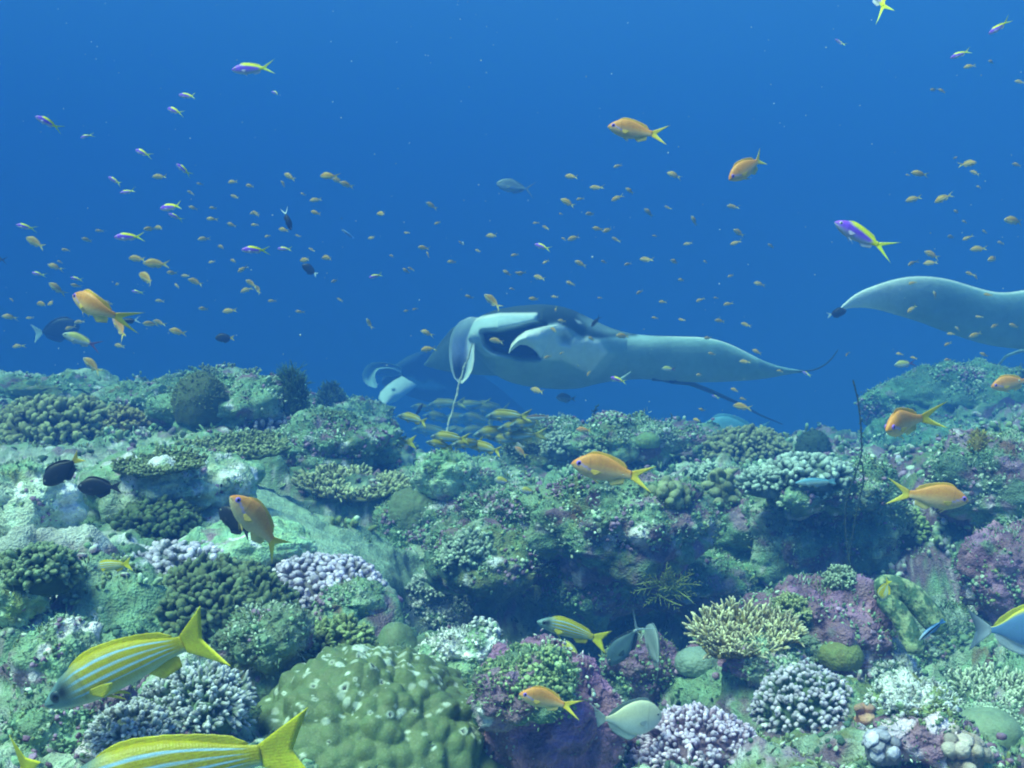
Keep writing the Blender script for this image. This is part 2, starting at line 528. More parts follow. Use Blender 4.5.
STUB = ((0, .82), (.35, .92), (.7, 1.05), (.9, .8))
TAPER = ((0, 1.), (.35, .82), (.7, .6), (.93, .36))
CLUB = ((0, .55), (.3, .7), (.62, 1.1), (.85, .95))
LEAF = ((0, .5), (.4, 1.), (.75, .8), (.93, .4))
def fingers(geo, B, D, L, Rd, base, tip, prof=STUB, sides=6, bend=.2, tip0=.45, seed=0, vary=.25, flat=None):
    g = rng(seed)
    n = len(B)
    if n == 0: return
    B, D = np.asarray(B, float), norm(np.asarray(D, float))
    L = np.broadcast_to(L, (n,)); Rd = np.broadcast_to(Rd, (n,))
    a = norm(np.cross(D, g.normal(size=(n, 3))))
    b = np.cross(D, a)
    bv = (a * g.normal(size=(n, 1)) + b * g.normal(size=(n, 1))) * bend
    ang = np.arange(sides) / sides * 2 * math.pi
    ca, sa = np.cos(ang), np.sin(ang)
    rings, tt = [], []
    fl = 1.0 if flat is None else flat
    for t, r in prof:
        c = B + D * (L * t)[:, None] + bv * (L * t * t)[:, None]
        rr = (Rd * r)[:, None, None] * (1 + .12 * g.normal(size=(n, sides, 1)))
        rings.append(c[:, None] + rr * (a[:, None] * ca[None, :, None] + b[:, None] * sa[None, :, None] * fl))
        tt.append(np.full((n, sides), t))
    apex = B + D * L[:, None] + bv * L[:, None]
    V = np.concatenate(rings + [apex[:, None]], 1)
    tt = np.concatenate(tt + [np.ones((n, 1))], 1)
    m = V.shape[1]
    base, tip = np.asarray(base, float), np.asarray(tip, float)
    if base.ndim == 1: base = np.tile(base, (n, 1))
    if tip.ndim == 1: tip = np.tile(tip, (n, 1))
    w = sstep(tip0, 1.0, tt)[..., None]
    C = base[:, None] * (1 - w) + tip[:, None] * w
    C = C * (1 + vary * g.normal(size=(n, 1, 1)))
    q = []
    for k in range(len(prof) - 1):
        for j in range(sides):
            q.append((k * sides + j, k * sides + (j + 1) % sides, (k + 1) * sides + (j + 1) % sides, (k + 1) * sides + j))
    k = (len(prof) - 1) * sides
    t3 = [(k + j, k + (j + 1) % sides, m - 1) for j in range(sides)]
    off = (np.arange(n) * m)[:, None, None]
    geo.add(V.reshape(-1, 3), [(np.array(q)[None] + off).reshape(-1, 4), (np.array(t3)[None] + off).reshape(-1, 3)], C.reshape(-1, 3))

def dome_dirs(n, g, low=-.1, jit=.25):
    """directions spread over a dome"""
    k = np.arange(n) + .5
    z = low + (1 - low) * (1 - k / n)
    th = math.pi * (1 + 5 ** .5) * k + g.uniform(0, 6)
    r = np.sqrt(np.maximum(1 - z * z, 0))
    d = np.stack([r * np.cos(th), r * np.sin(th), z], -1)
    return norm(d + jit * g.normal(size=d.shape) * .5)

def sphere_grid(nu, nv, low=-1.0):
    th = np.linspace(0, 2 * math.pi, nu, endpoint=False)
    ph = np.linspace(math.acos(max(low, -.9995)), .02, nv)
    T, Ph = np.meshgrid(th, ph, indexing='xy')
    d = np.stack([np.sin(Ph) * np.cos(T), np.sin(Ph) * np.sin(T), np.cos(Ph)], -1).reshape(-1, 3)
    i = np.arange(nu * nv).reshape(nv, nu)
    j = np.roll(i, -1, 1)
    f = np.stack([i[:-1], j[:-1], j[1:], i[1:]], -1).reshape(-1, 4)
    top = np.array([(nv - 1) * nu + np.arange(nu)]).ravel()
    d = np.concatenate([d, [[0, 0, 1.]]])
    t = np.stack([top, np.roll(top, -1), np.full(nu, nu * nv)], -1)
    return d, f, t

COLONY_N = [0]
def put(name, label, cat, geo, mat, loc, group=None, tilt=None):
    """links a colony built round its own origin as one thing"""
    o = obj(name, geo.mesh(name), mat, loc=loc)
    if tilt is not None:
        o.rotation_euler = tilt
    return tag(o, label, cat, group)

def core(geo, rx, ry, rz, col, seed, amp=.12, n=(48, 24), low=-.5):
    d, f, t = sphere_grid(n[0], n[1], low)
    k = 1 + amp * fbm(d * 2.2 + seed, 4, seed) + .5 * amp * (.5 - worley(d * 4 + seed, seed)[0])
    V = d * k[:, None] * np.array([rx, ry, rz])
    geo.add(V, [f, t], col if np.ndim(col) > 1 else np.tile(col, (len(V), 1)) * (1 + .25 * fbm(d * 6, 3, seed))[:, None])
    return V

def bush(name, label, px, py, w, h, base, tip, cat='coral', n=150, prof=STUB, fat=1.0, long=.42, tip0=.5, seed=1, mat=None, group=None, sub=2, flatten=None, corecol=None, sink=.15, depth=1.0, low=-.05, vary=.22, sides=6):
    """a rounded colony of stubby branches; w, h its size in the picture"""
    g = rng(seed)
    p, d = G(px, py + h * .35)
    s = d / F_PX
    rx = w * s / 2
    rz = h * s * .78
    ry = rx * depth
    geo = Geo()
    c0 = np.asarray(base) * .7 if corecol is None else np.asarray(corecol)
    core(geo, rx * .74, ry * .74, rz * .74, c0, seed)
    dd = dome_dirs(n, g, low)
    R3 = np.array([rx, ry, rz])
    lump = 1 + .16 * fbm(dd * 2.1 + seed, 3, seed + 3)[:, None]
    Bp = dd * R3 * (1 - long) * lump
    Dn = norm(dd * R3 + np.array([0, 0, .25 * rz]))
    Lr = np.linalg.norm(dd * R3, axis=1) * long * g.uniform(.8, 1.25, n) * lump[:, 0]
    rad = fat * .9 * math.sqrt(2 * math.pi * rx * ry / n) * .42 * g.uniform(.75, 1.25, n)
    if sub > 1:
        BB, DD, LL, RR_ = [Bp], [Dn], [Lr], [rad]
        for k in range(sub):
            dv = norm(Dn + .75 * g.normal(size=Dn.shape))
            BB.append(Bp + Dn * (Lr * g.uniform(.35, .6, n))[:, None]); DD.append(dv)
            LL.append(Lr * .55); RR_.append(rad * .72)
        Bp, Dn, Lr, rad = np.concatenate(BB), np.concatenate(DD), np.concatenate(LL), np.concatenate(RR_)
    fingers(geo, Bp, Dn, Lr, rad, base, tip, prof, sides, .22, tip0, seed, vary)
    p = p - Vector((0, 0, rz * sink)) + Vector((0, ry * .35, 0))
    return put(name, label, cat, geo, mat or M_CORAL, p, group)

def table(name, label, px, py, w, h, base, tip, n=260, seed=1, lean=12, group=None, thick=.06, fl=.10, fat=1.0, mat=None, stalk=True, yaw=0, tip0=.4):
    """a flat plate on a short stalk, its top set with branchlets"""
    g = rng(seed)
    p, d = G(px, py + h * .4)
    s = d / F_PX
    r = w * s / 2
    ry = max(r * .62, h * s * .9)
    geo = Geo()
    nu, nv = 72, 14
    th = np.arange(nu) / nu * 2 * math.pi
    out = 1 + .14 * vnoise(np.stack([np.cos(th) * 2, np.sin(th) * 2, th * 0 + seed], -1), seed) + .07 * vnoise(np.stack([np.cos(th) * 7, np.sin(th) * 7, th * 0 + seed], -1), seed + 1)
    def edge(tt):
        return np.interp(tt % (2 * math.pi), np.append(th, 2 * math.pi), np.append(out, out[0]))
    rows = []
    zb = []
    for k in range(nv):          # underside from the stalk outwards, then over the rim and in again on top
        q = k / (nv - 1)
        if q < .5:
            rr = .12 + .88 * (q / .5); z = -.75 * r * thick * 5 * (1 - q / .5) ** 1.6 - thick * r * .6
        else:
            rr = 1 - (q - .5) / .5 * .98; z = thick * r * (.2 - .5 * (1 - rr) ** 2 * 2)
        x = np.cos(th) * rr * out * r; y = np.sin(th) * rr * out * ry
        zz = z + .06 * r * vnoise(np.stack([x / r * 3, y / r * 3, x * 0 + seed], -1), seed + 4)
        rows.append(np.stack([x, y, zz], -1))
    V = np.concatenate(rows)
    i = np.arange(nu * nv).reshape(nv, nu); j = np.roll(i, -1, 1)
    f = np.stack([i[:-1], j[:-1], j[1:], i[1:]], -1).reshape(-1, 4)
    geo.add(V, [f], np.tile(np.asarray(base) * .8, (len(V), 1)) * (1 + .3 * fbm(V / r * 5, 3, seed))[:, None])
    rr = np.sqrt(g.uniform(0, 1, n)); tt = g.uniform(0, 2 * math.pi, n)
    e = edge(tt)
    x, y = np.cos(tt) * rr * e * r * .97, np.sin(tt) * rr * e * ry * .97
    B = np.stack([x, y, thick * r * (.1 - (1 - rr) ** 2) + .06 * r * vnoise(np.stack([x / r * 3, y / r * 3, x * 0 + seed], -1), seed + 4)], -1)
    D = np.stack([.9 * np.cos(tt) * rr ** 2, .9 * np.sin(tt) * rr ** 2, np.ones(n)], -1) + .3 * g.normal(size=(n, 3))
    Lr = r * fl * g.uniform(.7, 1.4, n) * (1 + .6 * rr ** 3)
    fingers(geo, B, D, Lr, fat * r * .9 / math.sqrt(n) * g.uniform(.45, .8, n), base, tip, TAPER if fl > .16 else STUB, 5, .25, tip0, seed)
    if stalk:
        fingers(geo, [[0, 0, -r * .75]], [[0, 0, 1]], r * .7, r * .28, np.asarray(base) * .5, np.asarray(base) * .5, ((0, 1.3), (.4, .8), (.9, .9)), 12, 0)
    p = p + Vector((0, ry * .25, r * .08))
    return put(name, label, 'coral', geo, mat or M_CORAL, p, group, (R(lean), R(g.uniform(-5, 5)), R(yaw)))

def staghorn(name, label, px, py, w, h, base, tip, n=26, seed=1, group=None, thin=1.0, up=.5, steps=3, mat=None, cat='coral', low=.0):
    """open tapering branches that fork as they spread"""
    g = rng(seed)
    p, d = G(px, py + h * .4)
    s = d / F_PX
    r = w * s / 2; rz = h * s * .9
    geo = Geo()
    dd = dome_dirs(n, g, low, .5)
    Bp = dd * r * .12
    Dn = norm(dd * np.array([r, r * .8, rz]) + np.array([0, 0, up * rz * .3]))
    Lr = np.linalg.norm(dd * np.array([r, r * .8, rz]), axis=1) * .55
    rad = np.full(n, r * .055 * thin)
    for k in range(steps):
        fingers(geo, Bp, Dn, Lr, rad, base, tip if k == steps - 1 else base, TAPER, 6, .12, .4, seed + k, .15)
        m = 3
        nb, nd, nl, nr = [], [], [], []
        for q in range(m):
            t = g.uniform(.45, .95, len(Bp))
            nb.append(Bp + Dn * (Lr * t)[:, None])
            nd.append(norm(Dn + .65 * g.normal(size=Dn.shape) + np.array([0, 0, .2])))
            nl.append(Lr * g.uniform(.4, .7, len(Bp))); nr.append(rad * .8)
        Bp, Dn, Lr, rad = map(np.concatenate, (nb, nd, nl, nr))
    return put(name, label, cat, geo, mat or M_CORAL, p, group)

def dome(name, label, px, py, w, h, col, spot=None, seed=1, lobes=3.2, amp=.16, mat=None, n=(150, 90), cat='coral', group=None, sink=.2, depth=.9, fuzz=0, fuzzcol=None):
    """a massive colony of merged round lobes"""
    g = rng(seed)
    p, d = G(px, py + h * .3)
    s = d / F_PX
    rx, rz = w * s / 2, h * s * .8
    ry = rx * depth
    D, f, t = sphere_grid(n[0], n[1], -.55)
    sc = np.array([rx, ry, rz]) / rx
    q = D * sc
    q0 = q
    q = q + .10 * np.stack([vnoise(q * 2.2 + seed, 41), vnoise(q * 2.2 + 7, 42), vnoise(q * 2.2 + 13, 43)], -1)
    w1, _ = worley(q * lobes + seed, seed)
    w2, _ = worley(q * lobes * 2.3 + seed, seed + 5)
    k = 1 + amp * (1.05 * np.sqrt(np.maximum(1 - np.minimum(w1, 1) ** 2, 0)) - .6) + amp * .35 * (.5 - w2) + .12 * fbm(q * 1.1 + seed, 2, seed)
    V = D * k[:, None] * np.array([rx, ry, rz])
    C = np.tile(col, (len(V), 1)) * (1 + .18 * fbm(q * 5, 3, seed + 2))[:, None]
    if spot is not None:
        # worm holes and bite scars, each a pale ring or fleck
        ok = np.where((D[:, 1] < .5) & (D[:, 2] > -.3))[0]
        m = np.zeros(len(V)); hole = np.zeros(len(V))
        for k in g.choice(ok, int(380 * min(1, rx / .12)), replace=False):
            r = g.uniform(.012, .040) * (1 if g.uniform() > .4 else .5)
            dv = (D - D[k]) * np.array([1, 1, g.uniform(.7, 1.5)])
            ds = np.linalg.norm(dv, axis=1) * (1 + .25 * vnoise(D * 30 + k, 5)) / r
            m = np.maximum(m, sstep(1.1, .7, ds) * g.uniform(.45, 1))
            if g.uniform() < .28: hole = np.maximum(hole, sstep(.5, .3, ds))
        C = C * (1 - m[:, None]) + np.asarray(spot) * m[:, None]
        C = C * (1 - .93 * hole[:, None])
        V = V * (1 + .006 * m - .02 * hole)[:, None]
    geo = Geo().add(V, [f, t], C)
    if fuzz:
        dd = dome_dirs(fuzz, g, -.1, .2)
        fingers(geo, dd * np.array([rx, ry, rz]) * .96, dd, rx * .13, rx * .035, np.asarray(fuzzcol) * .8, fuzzcol, TAPER, 4, .4, .4, seed)
    p = p - Vector((0, 0, rz * sink)) + Vector((0, ry * .3, 0))
    return put(name, label, cat, geo, mat or M_SMOOTH, p, group)

def rock(name, label, px, py, w, h, seed=1, purple=.5, white=.5, depth=.9, growth=300, gcol=None, gtip=None, gsize=1.0, tint=(1, 1, 1), dist=None, low=-.9, gprof=STUB, group=None, cat='rock', lump=1.0, n=(170, 100), roll=0, part='coral_growth'):
    """a reef boulder under its crust of life; the small corals on it are its part"""
    g = rng(seed)
    if dist is None:
        p, d = G(px, py + h * .25)
        p = P(px, py, d)
    else:
        d = dist; p = P(px, py, d)
    s = d / F_PX
    R3 = np.array([w * s / 2, w * s / 2 * depth, h * s / 2])
    D, f, t = sphere_grid(n[0], n[1], low)
    q = D * R3
    pw = q + np.array(p)
    rm = R3.mean()
    w1, _ = worley(D * 1.7 + seed, seed)
    k = 1 + lump * (.34 * (.5 - w1) + .24 * fbm(D * 1.5 + seed, 4, seed + 1, .55))
    V = D * k[:, None] * R3 * 1.05
    nn = norm(D / R3)
    V = V + nn * (knobs(pw + seed, np.full(len(pw), 1.0, np.float32), seed, min(1.0, max(.22, rm * 3.2))) * .75)[:, None]
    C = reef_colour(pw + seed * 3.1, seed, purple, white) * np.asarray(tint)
    geo = Geo().add(V, [f, t], C)
    o = put(name, label, cat, geo, M_ROCK, p, group, (0, R(roll), 0))
    if growth:
        cl = fbm(V * (5 / max(rm, .05)) * .25, 3, seed + 31)
        face = (nn[:, 2] > -.3) & (nn[:, 1] < .75)
        gg = Geo()
        r0 = .0042 * gsize * (d / 1.5) ** .6
        greens = np.array([TURF, OLIVE, DEEPG, PALE]); ends = np.array([TURF, (.30, .38, .18), TURF, (.42, .50, .40)])
        pinks = np.array([MAUVE, TURF, PALE, PURPLE]); pends = np.array([MAUVE, TURF, PALE, MAUVE])
        for bt, (cnt, size, lr, prf, bcs, tcs, thr, flt) in enumerate((
                (growth * 2, .62, (.8, 2.6), STUB, greens, ends, -.1, None),
                (growth // 2, .9, (.6, 1.8), STUB, pinks, pends, .12, None),
                (growth * 5, .30, (2.5, 6.5), LEAF, greens, ends, -.5, .5))):
            ok = np.where(face & ((cl if bt != 2 else -cl) > thr))[0]
            if not len(ok): continue
            k = np.repeat(g.choice(ok, max(cnt // 3, 1)), 3)
            m = len(k)
            zi = np.clip(((fbm(V[k] * (9 + 5 * bt) + seed, 2, seed + 40 + bt) * 1.5 + .5) * 4 + g.normal(size=m) * .25).astype(int), 0, 3)
            bc = bcs[zi] if gcol is None else np.tile(gcol, (m, 1))
            tc = tcs[zi] if gtip is None else np.tile(gtip, (m, 1))
            off = g.normal(size=(m, 3)) * r0 * 1.7
            off -= nn[k] * (off * nn[k]).sum(1)[:, None]
            Dn = nn[k] + .45 * g.normal(size=(m, 3)) + np.array([0, -.1, .35]) + off / r0 * .25
            fingers(gg, V[k] + off - nn[k] * r0 * .6, Dn, r0 * size * g.uniform(*lr, m), r0 * size * g.uniform(.55, 1.15, m), bc, tc, prf, 5, .25, .4, seed + bt, .3, flt)
        c = obj(part, gg.mesh(part), M_CORAL, o)
        c['kind'] = 'stuff'
    if roll == 0:
        see(np.asarray(V) + np.array(p))
    return o

# ------------------------------------------------------------------ small growth that covers the whole reef
def build_growth():
    g = rng(42)
    nv, nu, _ = REEF.shape
    q = REEF
    du = q[1:-1, 2:] - q[1:-1, :-2]
    dv = q[2:, 1:-1] - q[:-2, 1:-1]
    nrm = norm(np.cross(du, dv))
    q = q[1:-1, 1:-1]
    flat_p, flat_n = q.reshape(-1, 3), nrm.reshape(-1, 3)
    y = flat_p[:, 1]
    vis = np.where((y > .45) & (y < 8.5) & (np.abs(flat_p[:, 0]) < .60 * y + .25))[0]
    dst = flat_p[:, 1]
    geo = Geo()
    def pick(n, f, thr):
        k = g.choice(vis, n)
        p = flat_p[k]
        return k[(f(p) > thr) & (np.maximum(on_slope(p), .8 * bare_ledge(p)) < g.uniform(0, 1, len(p)) ** 2 + .02)]
    def batch(n, f, thr, size, lr, bc, tc, prof, sides, seed, per=4, spread=1.6, vary=.3, tip0=.4, up=.5, flat=None):
        k = pick(n, f, thr)
        k = np.repeat(k, per)
        m = len(k)
        sc = size * np.clip(dst[k] / 1.6, .75, 1.9) * g.uniform(.6, 1.35, m)
        off = g.normal(size=(m, 3)) * (sc * spread)[:, None]
        nn = flat_n[k]
        off -= nn * (off * nn).sum(1)[:, None]
        B = flat_p[k] + off - nn * (sc * .6)[:, None]
        D = nn + np.array([0, 0, up]) + .45 * g.normal(size=(m, 3)) + off / np.maximum(sc, 1e-5)[:, None] * .22
        zi = np.clip(((fbm(B * 7 + seed, 2, 600 + seed) * 1.5 + .5) * len(bc) + g.normal(size=m) * .3).astype(int), 0, len(bc) - 1)
        bcs = np.asarray(bc)[zi]
        tcs = np.asarray(tc)[np.minimum(zi, len(tc) - 1)]
        fingers(geo, B, D, sc * lr * g.uniform(.7, 1.3, m), sc * g.uniform(.75, 1.2, m), bcs, tcs, prof, sides, .25, tip0, seed, vary, flat)
    rgh = lambda p: ROUGH(p[:, 0], p[:, 1])
    # round knobs with pale or lilac ends, in drifts
    S3 = ((0, .85), (.6, 1.05), (.9, .75))
    L3 = ((0, .5), (.5, 1.), (.9, .45))
    batch(2000, lambda p: fbm(p * 3.4 + 3, 3, 501) + .5 * (rgh(p) - .6), .16, .0042, 2.2, [TURF, PALE, MAUVE], [TURF, LAV, PALE], S3, 5, 1, 6, 2.2)
    batch(5200, lambda p: fbm(p * 3.1 + 30, 3, 511) + .5 * (rgh(p) - .6), .08, .0036, 2.8, [DEEPG, TURF, OLIVE], [TURF, PALE, (.30, .40, .2)], S3, 5, 2, 6, 2.2)
    # knuckles of crust
    batch(9000, lambda p: fbm(p * 4.0 + 60, 3, 521) + .6 * (rgh(p) - .6), -.1, .0055, 1.0, [TURF, PURPLE, MAUVE, DEEPG], [TURF, MAUVE, PALE, DEEPG], S3, 5, 3, 3, 2.0)
    # algal turf
    batch(9000, lambda p: fbm(p * 2.0 + 90, 3, 531), -.1, .0016, 5.0, [DEEPG, TURF, OLIVE], [TURF, (.26, .36, .14), PALE], L3, 4, 4, 5, 4.0, up=.8, flat=.4)
    # small leafy plates
    batch(2400, lambda p: fbm(p * 3.3 + 120, 3, 541) + .6 * (rgh(p) - .6), .1, .0075, 1.3, [OLIVE, TURF, DEEPG], [PALE, (.3, .38, .18), TURF], L3, 6, 5, 4, 1.2, flat=.25, up=.9)
    o = obj('coral_rubble', geo.mesh('coral_rubble'), M_CORAL)
    tag(o, None, None, kind='stuff')
build_growth()
# ------------------------------------------------------------------ boulders and ledges
GREENISH = (.85, 1.05, .9)
RK = [
 # name, label, px, py, w, h, options
 ('rock', 'hazy far-off reef hump beyond the bushy corals of the upper slope', 55, 392, 150, 30, dict(seed=3, purple=.1, white=.1, growth=150)),
 ('rock', 'low dim rock on the crest behind the ledge corals', 150, 402, 110, 34, dict(seed=5, purple=.2, white=.3, growth=200)),
 ('rock', 'broad lumpy crest rock carrying the small flat-topped coral', 228, 410, 130, 62, dict(seed=7, purple=.45, white=.4, growth=500)),
 ('rock', 'mottled rock between the fuzzy column and the pale manta fins', 340, 422, 100, 40, dict(seed=8, purple=.3, white=.4, growth=400)),
 ('rock', 'lilac-topped crusted ridge at the foot of the pale line', 455, 492, 130, 50, dict(seed=9, purple=.7, white=.5, growth=500)),
 ('rock', 'greenish rock with a lilac patch above the table coral', 330, 452, 120, 60, dict(seed=10, purple=.5, white=.4, growth=400)),
 ('rock', 'pale bare limestone ledge under the two black damselfish', 165, 487, 170, 66, dict(seed=11, purple=.15, white=1.15, growth=120, lump=.6, tint=(1.25, 1.2, 1.2))),
 ('rock', 'whitish worn rock beside the lone black damselfish with yellow tail', 15, 505, 110, 80, dict(seed=12, purple=.1, white=1.2, growth=120, lump=.6, tint=(1.25, 1.2, 1.2))),
 ('rock', 'round pale green rock low beneath the whitish worn rock', 5, 600, 70, 70, dict(seed=13, purple=.0, white=1.0, growth=80, lump=.5, tint=(1.2, 1.25, 1.1))),
 ('rock', 'felted olive mound between pale ledge and lilac knob coral', 250, 545, 130, 36, dict(seed=14, purple=.0, white=.6, growth=0, lump=.4, tint=(1.5,1.5,1.5))),
 ('rock', 'crusted buttress with bush corals overhanging the dark hole', 440, 535, 120, 90, dict(seed=15, purple=.35, white=.3, growth=900)),
 ('rock', 'white and lilac knobbly rock on the near lip of the hole', 432, 612, 66, 62, dict(seed=16, purple=.2, white=1.35, growth=260, gcol=PALE, gtip=WHITE, tint=(1.3, 1.25, 1.3))),
 ('rock', 'chalky white rock above the green boulder coral', 462, 655, 70, 50, dict(seed=17, purple=.1, white=1.6, growth=120, gcol=PALE, gtip=WHITE, tint=(1.45, 1.4, 1.45))),
 ('rock', 'small mauve rock wedged behind the olive branching coral', 345, 603, 60, 30, dict(seed=18, purple=1.2, white=.4, growth=60)),
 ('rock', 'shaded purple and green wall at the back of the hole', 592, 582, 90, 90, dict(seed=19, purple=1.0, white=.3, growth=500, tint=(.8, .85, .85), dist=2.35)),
 ('rock', 'craggy ledge below the large orange anthias in mid reef', 620, 528, 160, 90, dict(seed=20, purple=1.0, white=.4, growth=600, tint=(1., .95, .95))),
 ('rock', 'purple splashed ledge below the thick finger corals', 730, 535, 160, 100, dict(seed=21, purple=1.2, white=.4, growth=600)),
 ('rock', 'purple and white crusted ledge by the dark whip coral', 815, 535, 120, 110, dict(seed=22, purple=.75, white=.5, growth=800)),
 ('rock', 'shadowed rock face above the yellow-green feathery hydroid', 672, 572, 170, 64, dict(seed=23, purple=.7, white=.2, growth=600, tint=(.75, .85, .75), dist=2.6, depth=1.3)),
 ('rock', 'overhanging crusted boulder that roofs the dark hole', 505, 545, 140, 62, dict(seed=49, purple=.9, white=.3, growth=700, dist=2.5, depth=2.0, lump=.6)),
 ('rock', 'pale pink crusted lump beside the orange-pink sponge', 930, 738, 80, 44, dict(seed=50, purple=1.7, white=.9, growth=120, tint=(1.4, 1.15, 1.3))),
 ('rock', 'pink and chalk crusted rock between the two lilac knob corals', 768, 664, 66, 44, dict(seed=51, purple=1.5, white=1.0, growth=120, tint=(1.35, 1.15, 1.25))),
 ('rock', 'plum crusted rock at the left end of the lilac knob carpet', 640, 745, 60, 50, dict(seed=52, purple=1.9, white=.5, growth=100, tint=(1.1, .9, 1.0))),
 ('rock', 'rosy crusted rock in the bottom left foreground', 150, 742, 110, 50, dict(seed=53, purple=1.6, white=.8, growth=150, tint=(1.3, 1.1, 1.2))),
 ('rock', 'plum rock showing between the olive cauliflower coral and the boulder coral', 285, 668, 60, 40, dict(seed=54, purple=1.9, white=.4, growth=80, tint=(1.0, .85, .9))),
 ('rock', 'pale-capped crest rock under the brown and white wrasse', 548, 450, 80, 62, dict(seed=24, purple=.3, white=.7, growth=500)),
 ('rock', 'lumpy round-ended crest rock with a green knob', 628, 440, 100, 44, dict(seed=25, purple=.4, white=.6, growth=600)),
 ('rock', 'greyish lilac rock between the crest rock and the domed coral bush', 695, 447, 40, 34, dict(seed=26, purple=.6, white=.6, growth=150)),
 ('rock', 'white-patched ledge beneath the pale blue wrasse', 822, 492, 110, 48, dict(seed=27, purple=.3, white=.9, growth=400)),
 ('rock', 'big magenta crusted boulder below the blurred orange anthias', 545, 722, 130, 140, dict(seed=28, purple=2.0, white=.35, growth=120, gcol=MAUVE, gtip=PALE, low=-.6, tint=(1.25, .95, 1.15))),
 ('rock', 'green-furred slope rock between boulder coral and magenta boulder', 522, 690, 100, 60, dict(seed=29, purple=.8, white=.4, growth=350, gcol=TURF, gtip=(.34, .42, .2))),
 ('rock', 'olive furred rock pillar behind the striped snapper by the hole', 608, 635, 76, 110, dict(seed=30, purple=.4, white=.2, growth=700, gcol=OLIVE, gtip=(.32, .4, .16))),
 ('rock', 'dark purple rock between the slate fish and the white-tailed fish', 640, 672, 72, 70, dict(seed=31, purple=1.8, white=.2, growth=150, tint=(.95, .85, .9))),
 ('rock', 'wine-coloured rock with a green cap below the fan of branches', 712, 678, 70, 64, dict(seed=32, purple=2.2, white=.3, growth=60, gcol=TURF, gtip=PALE, tint=(1.15,.9,1.05))),
 ('rock', 'broad mauve rock under the mottled lobed coral', 815, 635, 150, 96, dict(seed=33, purple=1.9, white=.5, growth=160, tint=(1.15,.95,1.1))),
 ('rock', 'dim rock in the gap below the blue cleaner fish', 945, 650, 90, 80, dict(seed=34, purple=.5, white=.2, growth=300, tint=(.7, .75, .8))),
 ('rock', 'pinkish pitted rock above the blue surgeonfish', 1008, 575, 84, 100, dict(seed=35, purple=1.5, white=.9, growth=160, tint=(1.25, 1.05, 1.15))),
 ('rock', 'dark wine and white crusted outcrop above the pitted rock', 1000, 487, 130, 90, dict(seed=36, purple=1.3, white=.7, growth=450)),
 ('rock', 'green crusted rock below the anthias that swims the other way', 925, 545, 130, 100, dict(seed=37, purple=.45, white=.4, growth=800)),
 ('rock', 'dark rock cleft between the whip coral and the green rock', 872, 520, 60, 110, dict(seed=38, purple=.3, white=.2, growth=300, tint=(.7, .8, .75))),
 ('rock', 'hazy teal bommie under the wing of the cropped manta', 960, 412, 170, 70, dict(seed=39, purple=.0, white=.2, growth=800, dist=5.6, tint=(.8, 1., .85))),
 ('rock', 'hazy lower shoulder of the teal bommie', 925, 450, 120, 56, dict(seed=40, purple=.1, white=.2, growth=400, dist=4.9, tint=(.75, .95, .85))),
 ('rock', 'pale pink bare rock behind the snout of the big snapper', 62, 668, 76, 96, dict(seed=41, purple=.2, white=1.5, growth=80, tint=(1.25, 1.15, 1.15))),
 ('rock', 'blurred mauve rock below the snout of the big snapper', 70, 728, 120, 70, dict(seed=42, purple=.9, white=.5, growth=200)),
 ('rock', 'dark rust and plum rock between knob corals and olive bush', 262, 640, 80, 60, dict(seed=43, purple=.8, white=.2, growth=120, tint=(.8, .7, .75))),
 ('rock', 'white flat-topped slab among the corner knob corals', 912, 702, 76, 34, dict(seed=44, purple=.1, white=1.7, growth=100, gcol=PALE, gtip=WHITE, tint=(1.5, 1.45, 1.5), lump=.6)),
 ('rock', 'chalky streaked slab above the white flat-topped slab', 880, 668, 60, 30, dict(seed=45, purple=.3, white=1.5, growth=100, gcol=PALE, gtip=WHITE, tint=(1.4, 1.35, 1.4), lump=.6)),
 ('rock', 'mossy corner rock under the pale round lump coral', 985, 755, 150, 70, dict(seed=46, purple=.2, white=.5, growth=500, gcol=TURF, gtip=PALE)),
 ('rock', 'low green knob at the foot of the pale line', 445, 476, 60, 50, dict(seed=47, purple=.0, white=.9, growth=60, lump=.4, tint=(1.1, 1.2, 1.1))),
 ('rock', 'pale green lumpy rock beside the hole below the buttress', 505, 512, 80, 40, dict(seed=48, purple=.8, white=.6, growth=400)),
]
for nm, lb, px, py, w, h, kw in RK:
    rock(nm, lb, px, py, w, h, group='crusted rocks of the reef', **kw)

# ------------------------------------------------------------------ corals
YG = (.30, .34, .13)
dome('boulder_coral', 'large olive green boulder coral with pale round scars', 362, 722, 262, 142, (.145, .195, .08), (.66, .72, .64), seed=4, lobes=3.4, amp=.27, n=(320, 210))
dome('boulder_coral', 'small smooth green dome perched behind the large boulder coral', 395, 638, 48, 40, (.16, .22, .11), (.5, .55, .48), seed=9, lobes=1.2, amp=.06)
bush('branching_coral', 'wide dark olive cauliflower coral behind the big snapper', 205, 597, 172, 84, (.08, .11, .055), (.19, .24, .13), n=420, seed=2, fat=1.05, long=.34, sub=3, prof=CLUB)
bush('branching_coral', 'dark green bushy coral beside the pale ledge', 150, 517, 96, 40, (.045, .075, .035), (.12, .17, .08), n=170, seed=3, fat=1.1, sub=2)
bush('knob_coral', 'drift of white and lilac knobs behind the tail of the tilted anthias', 318, 576, 124, 50, (.34, .30, .36), (.80, .66, .90), n=520, seed=5, fat=1.05, sub=1, long=.2, depth=1.2, prof=CLUB)
bush('knob_coral', 'lilac-tipped knobs along the top edge of the olive cauliflower coral', 185, 556, 130, 32, (.30, .32, .30), (.76, .64, .86), n=420, seed=6, fat=1.05, sub=1, long=.22, prof=CLUB)
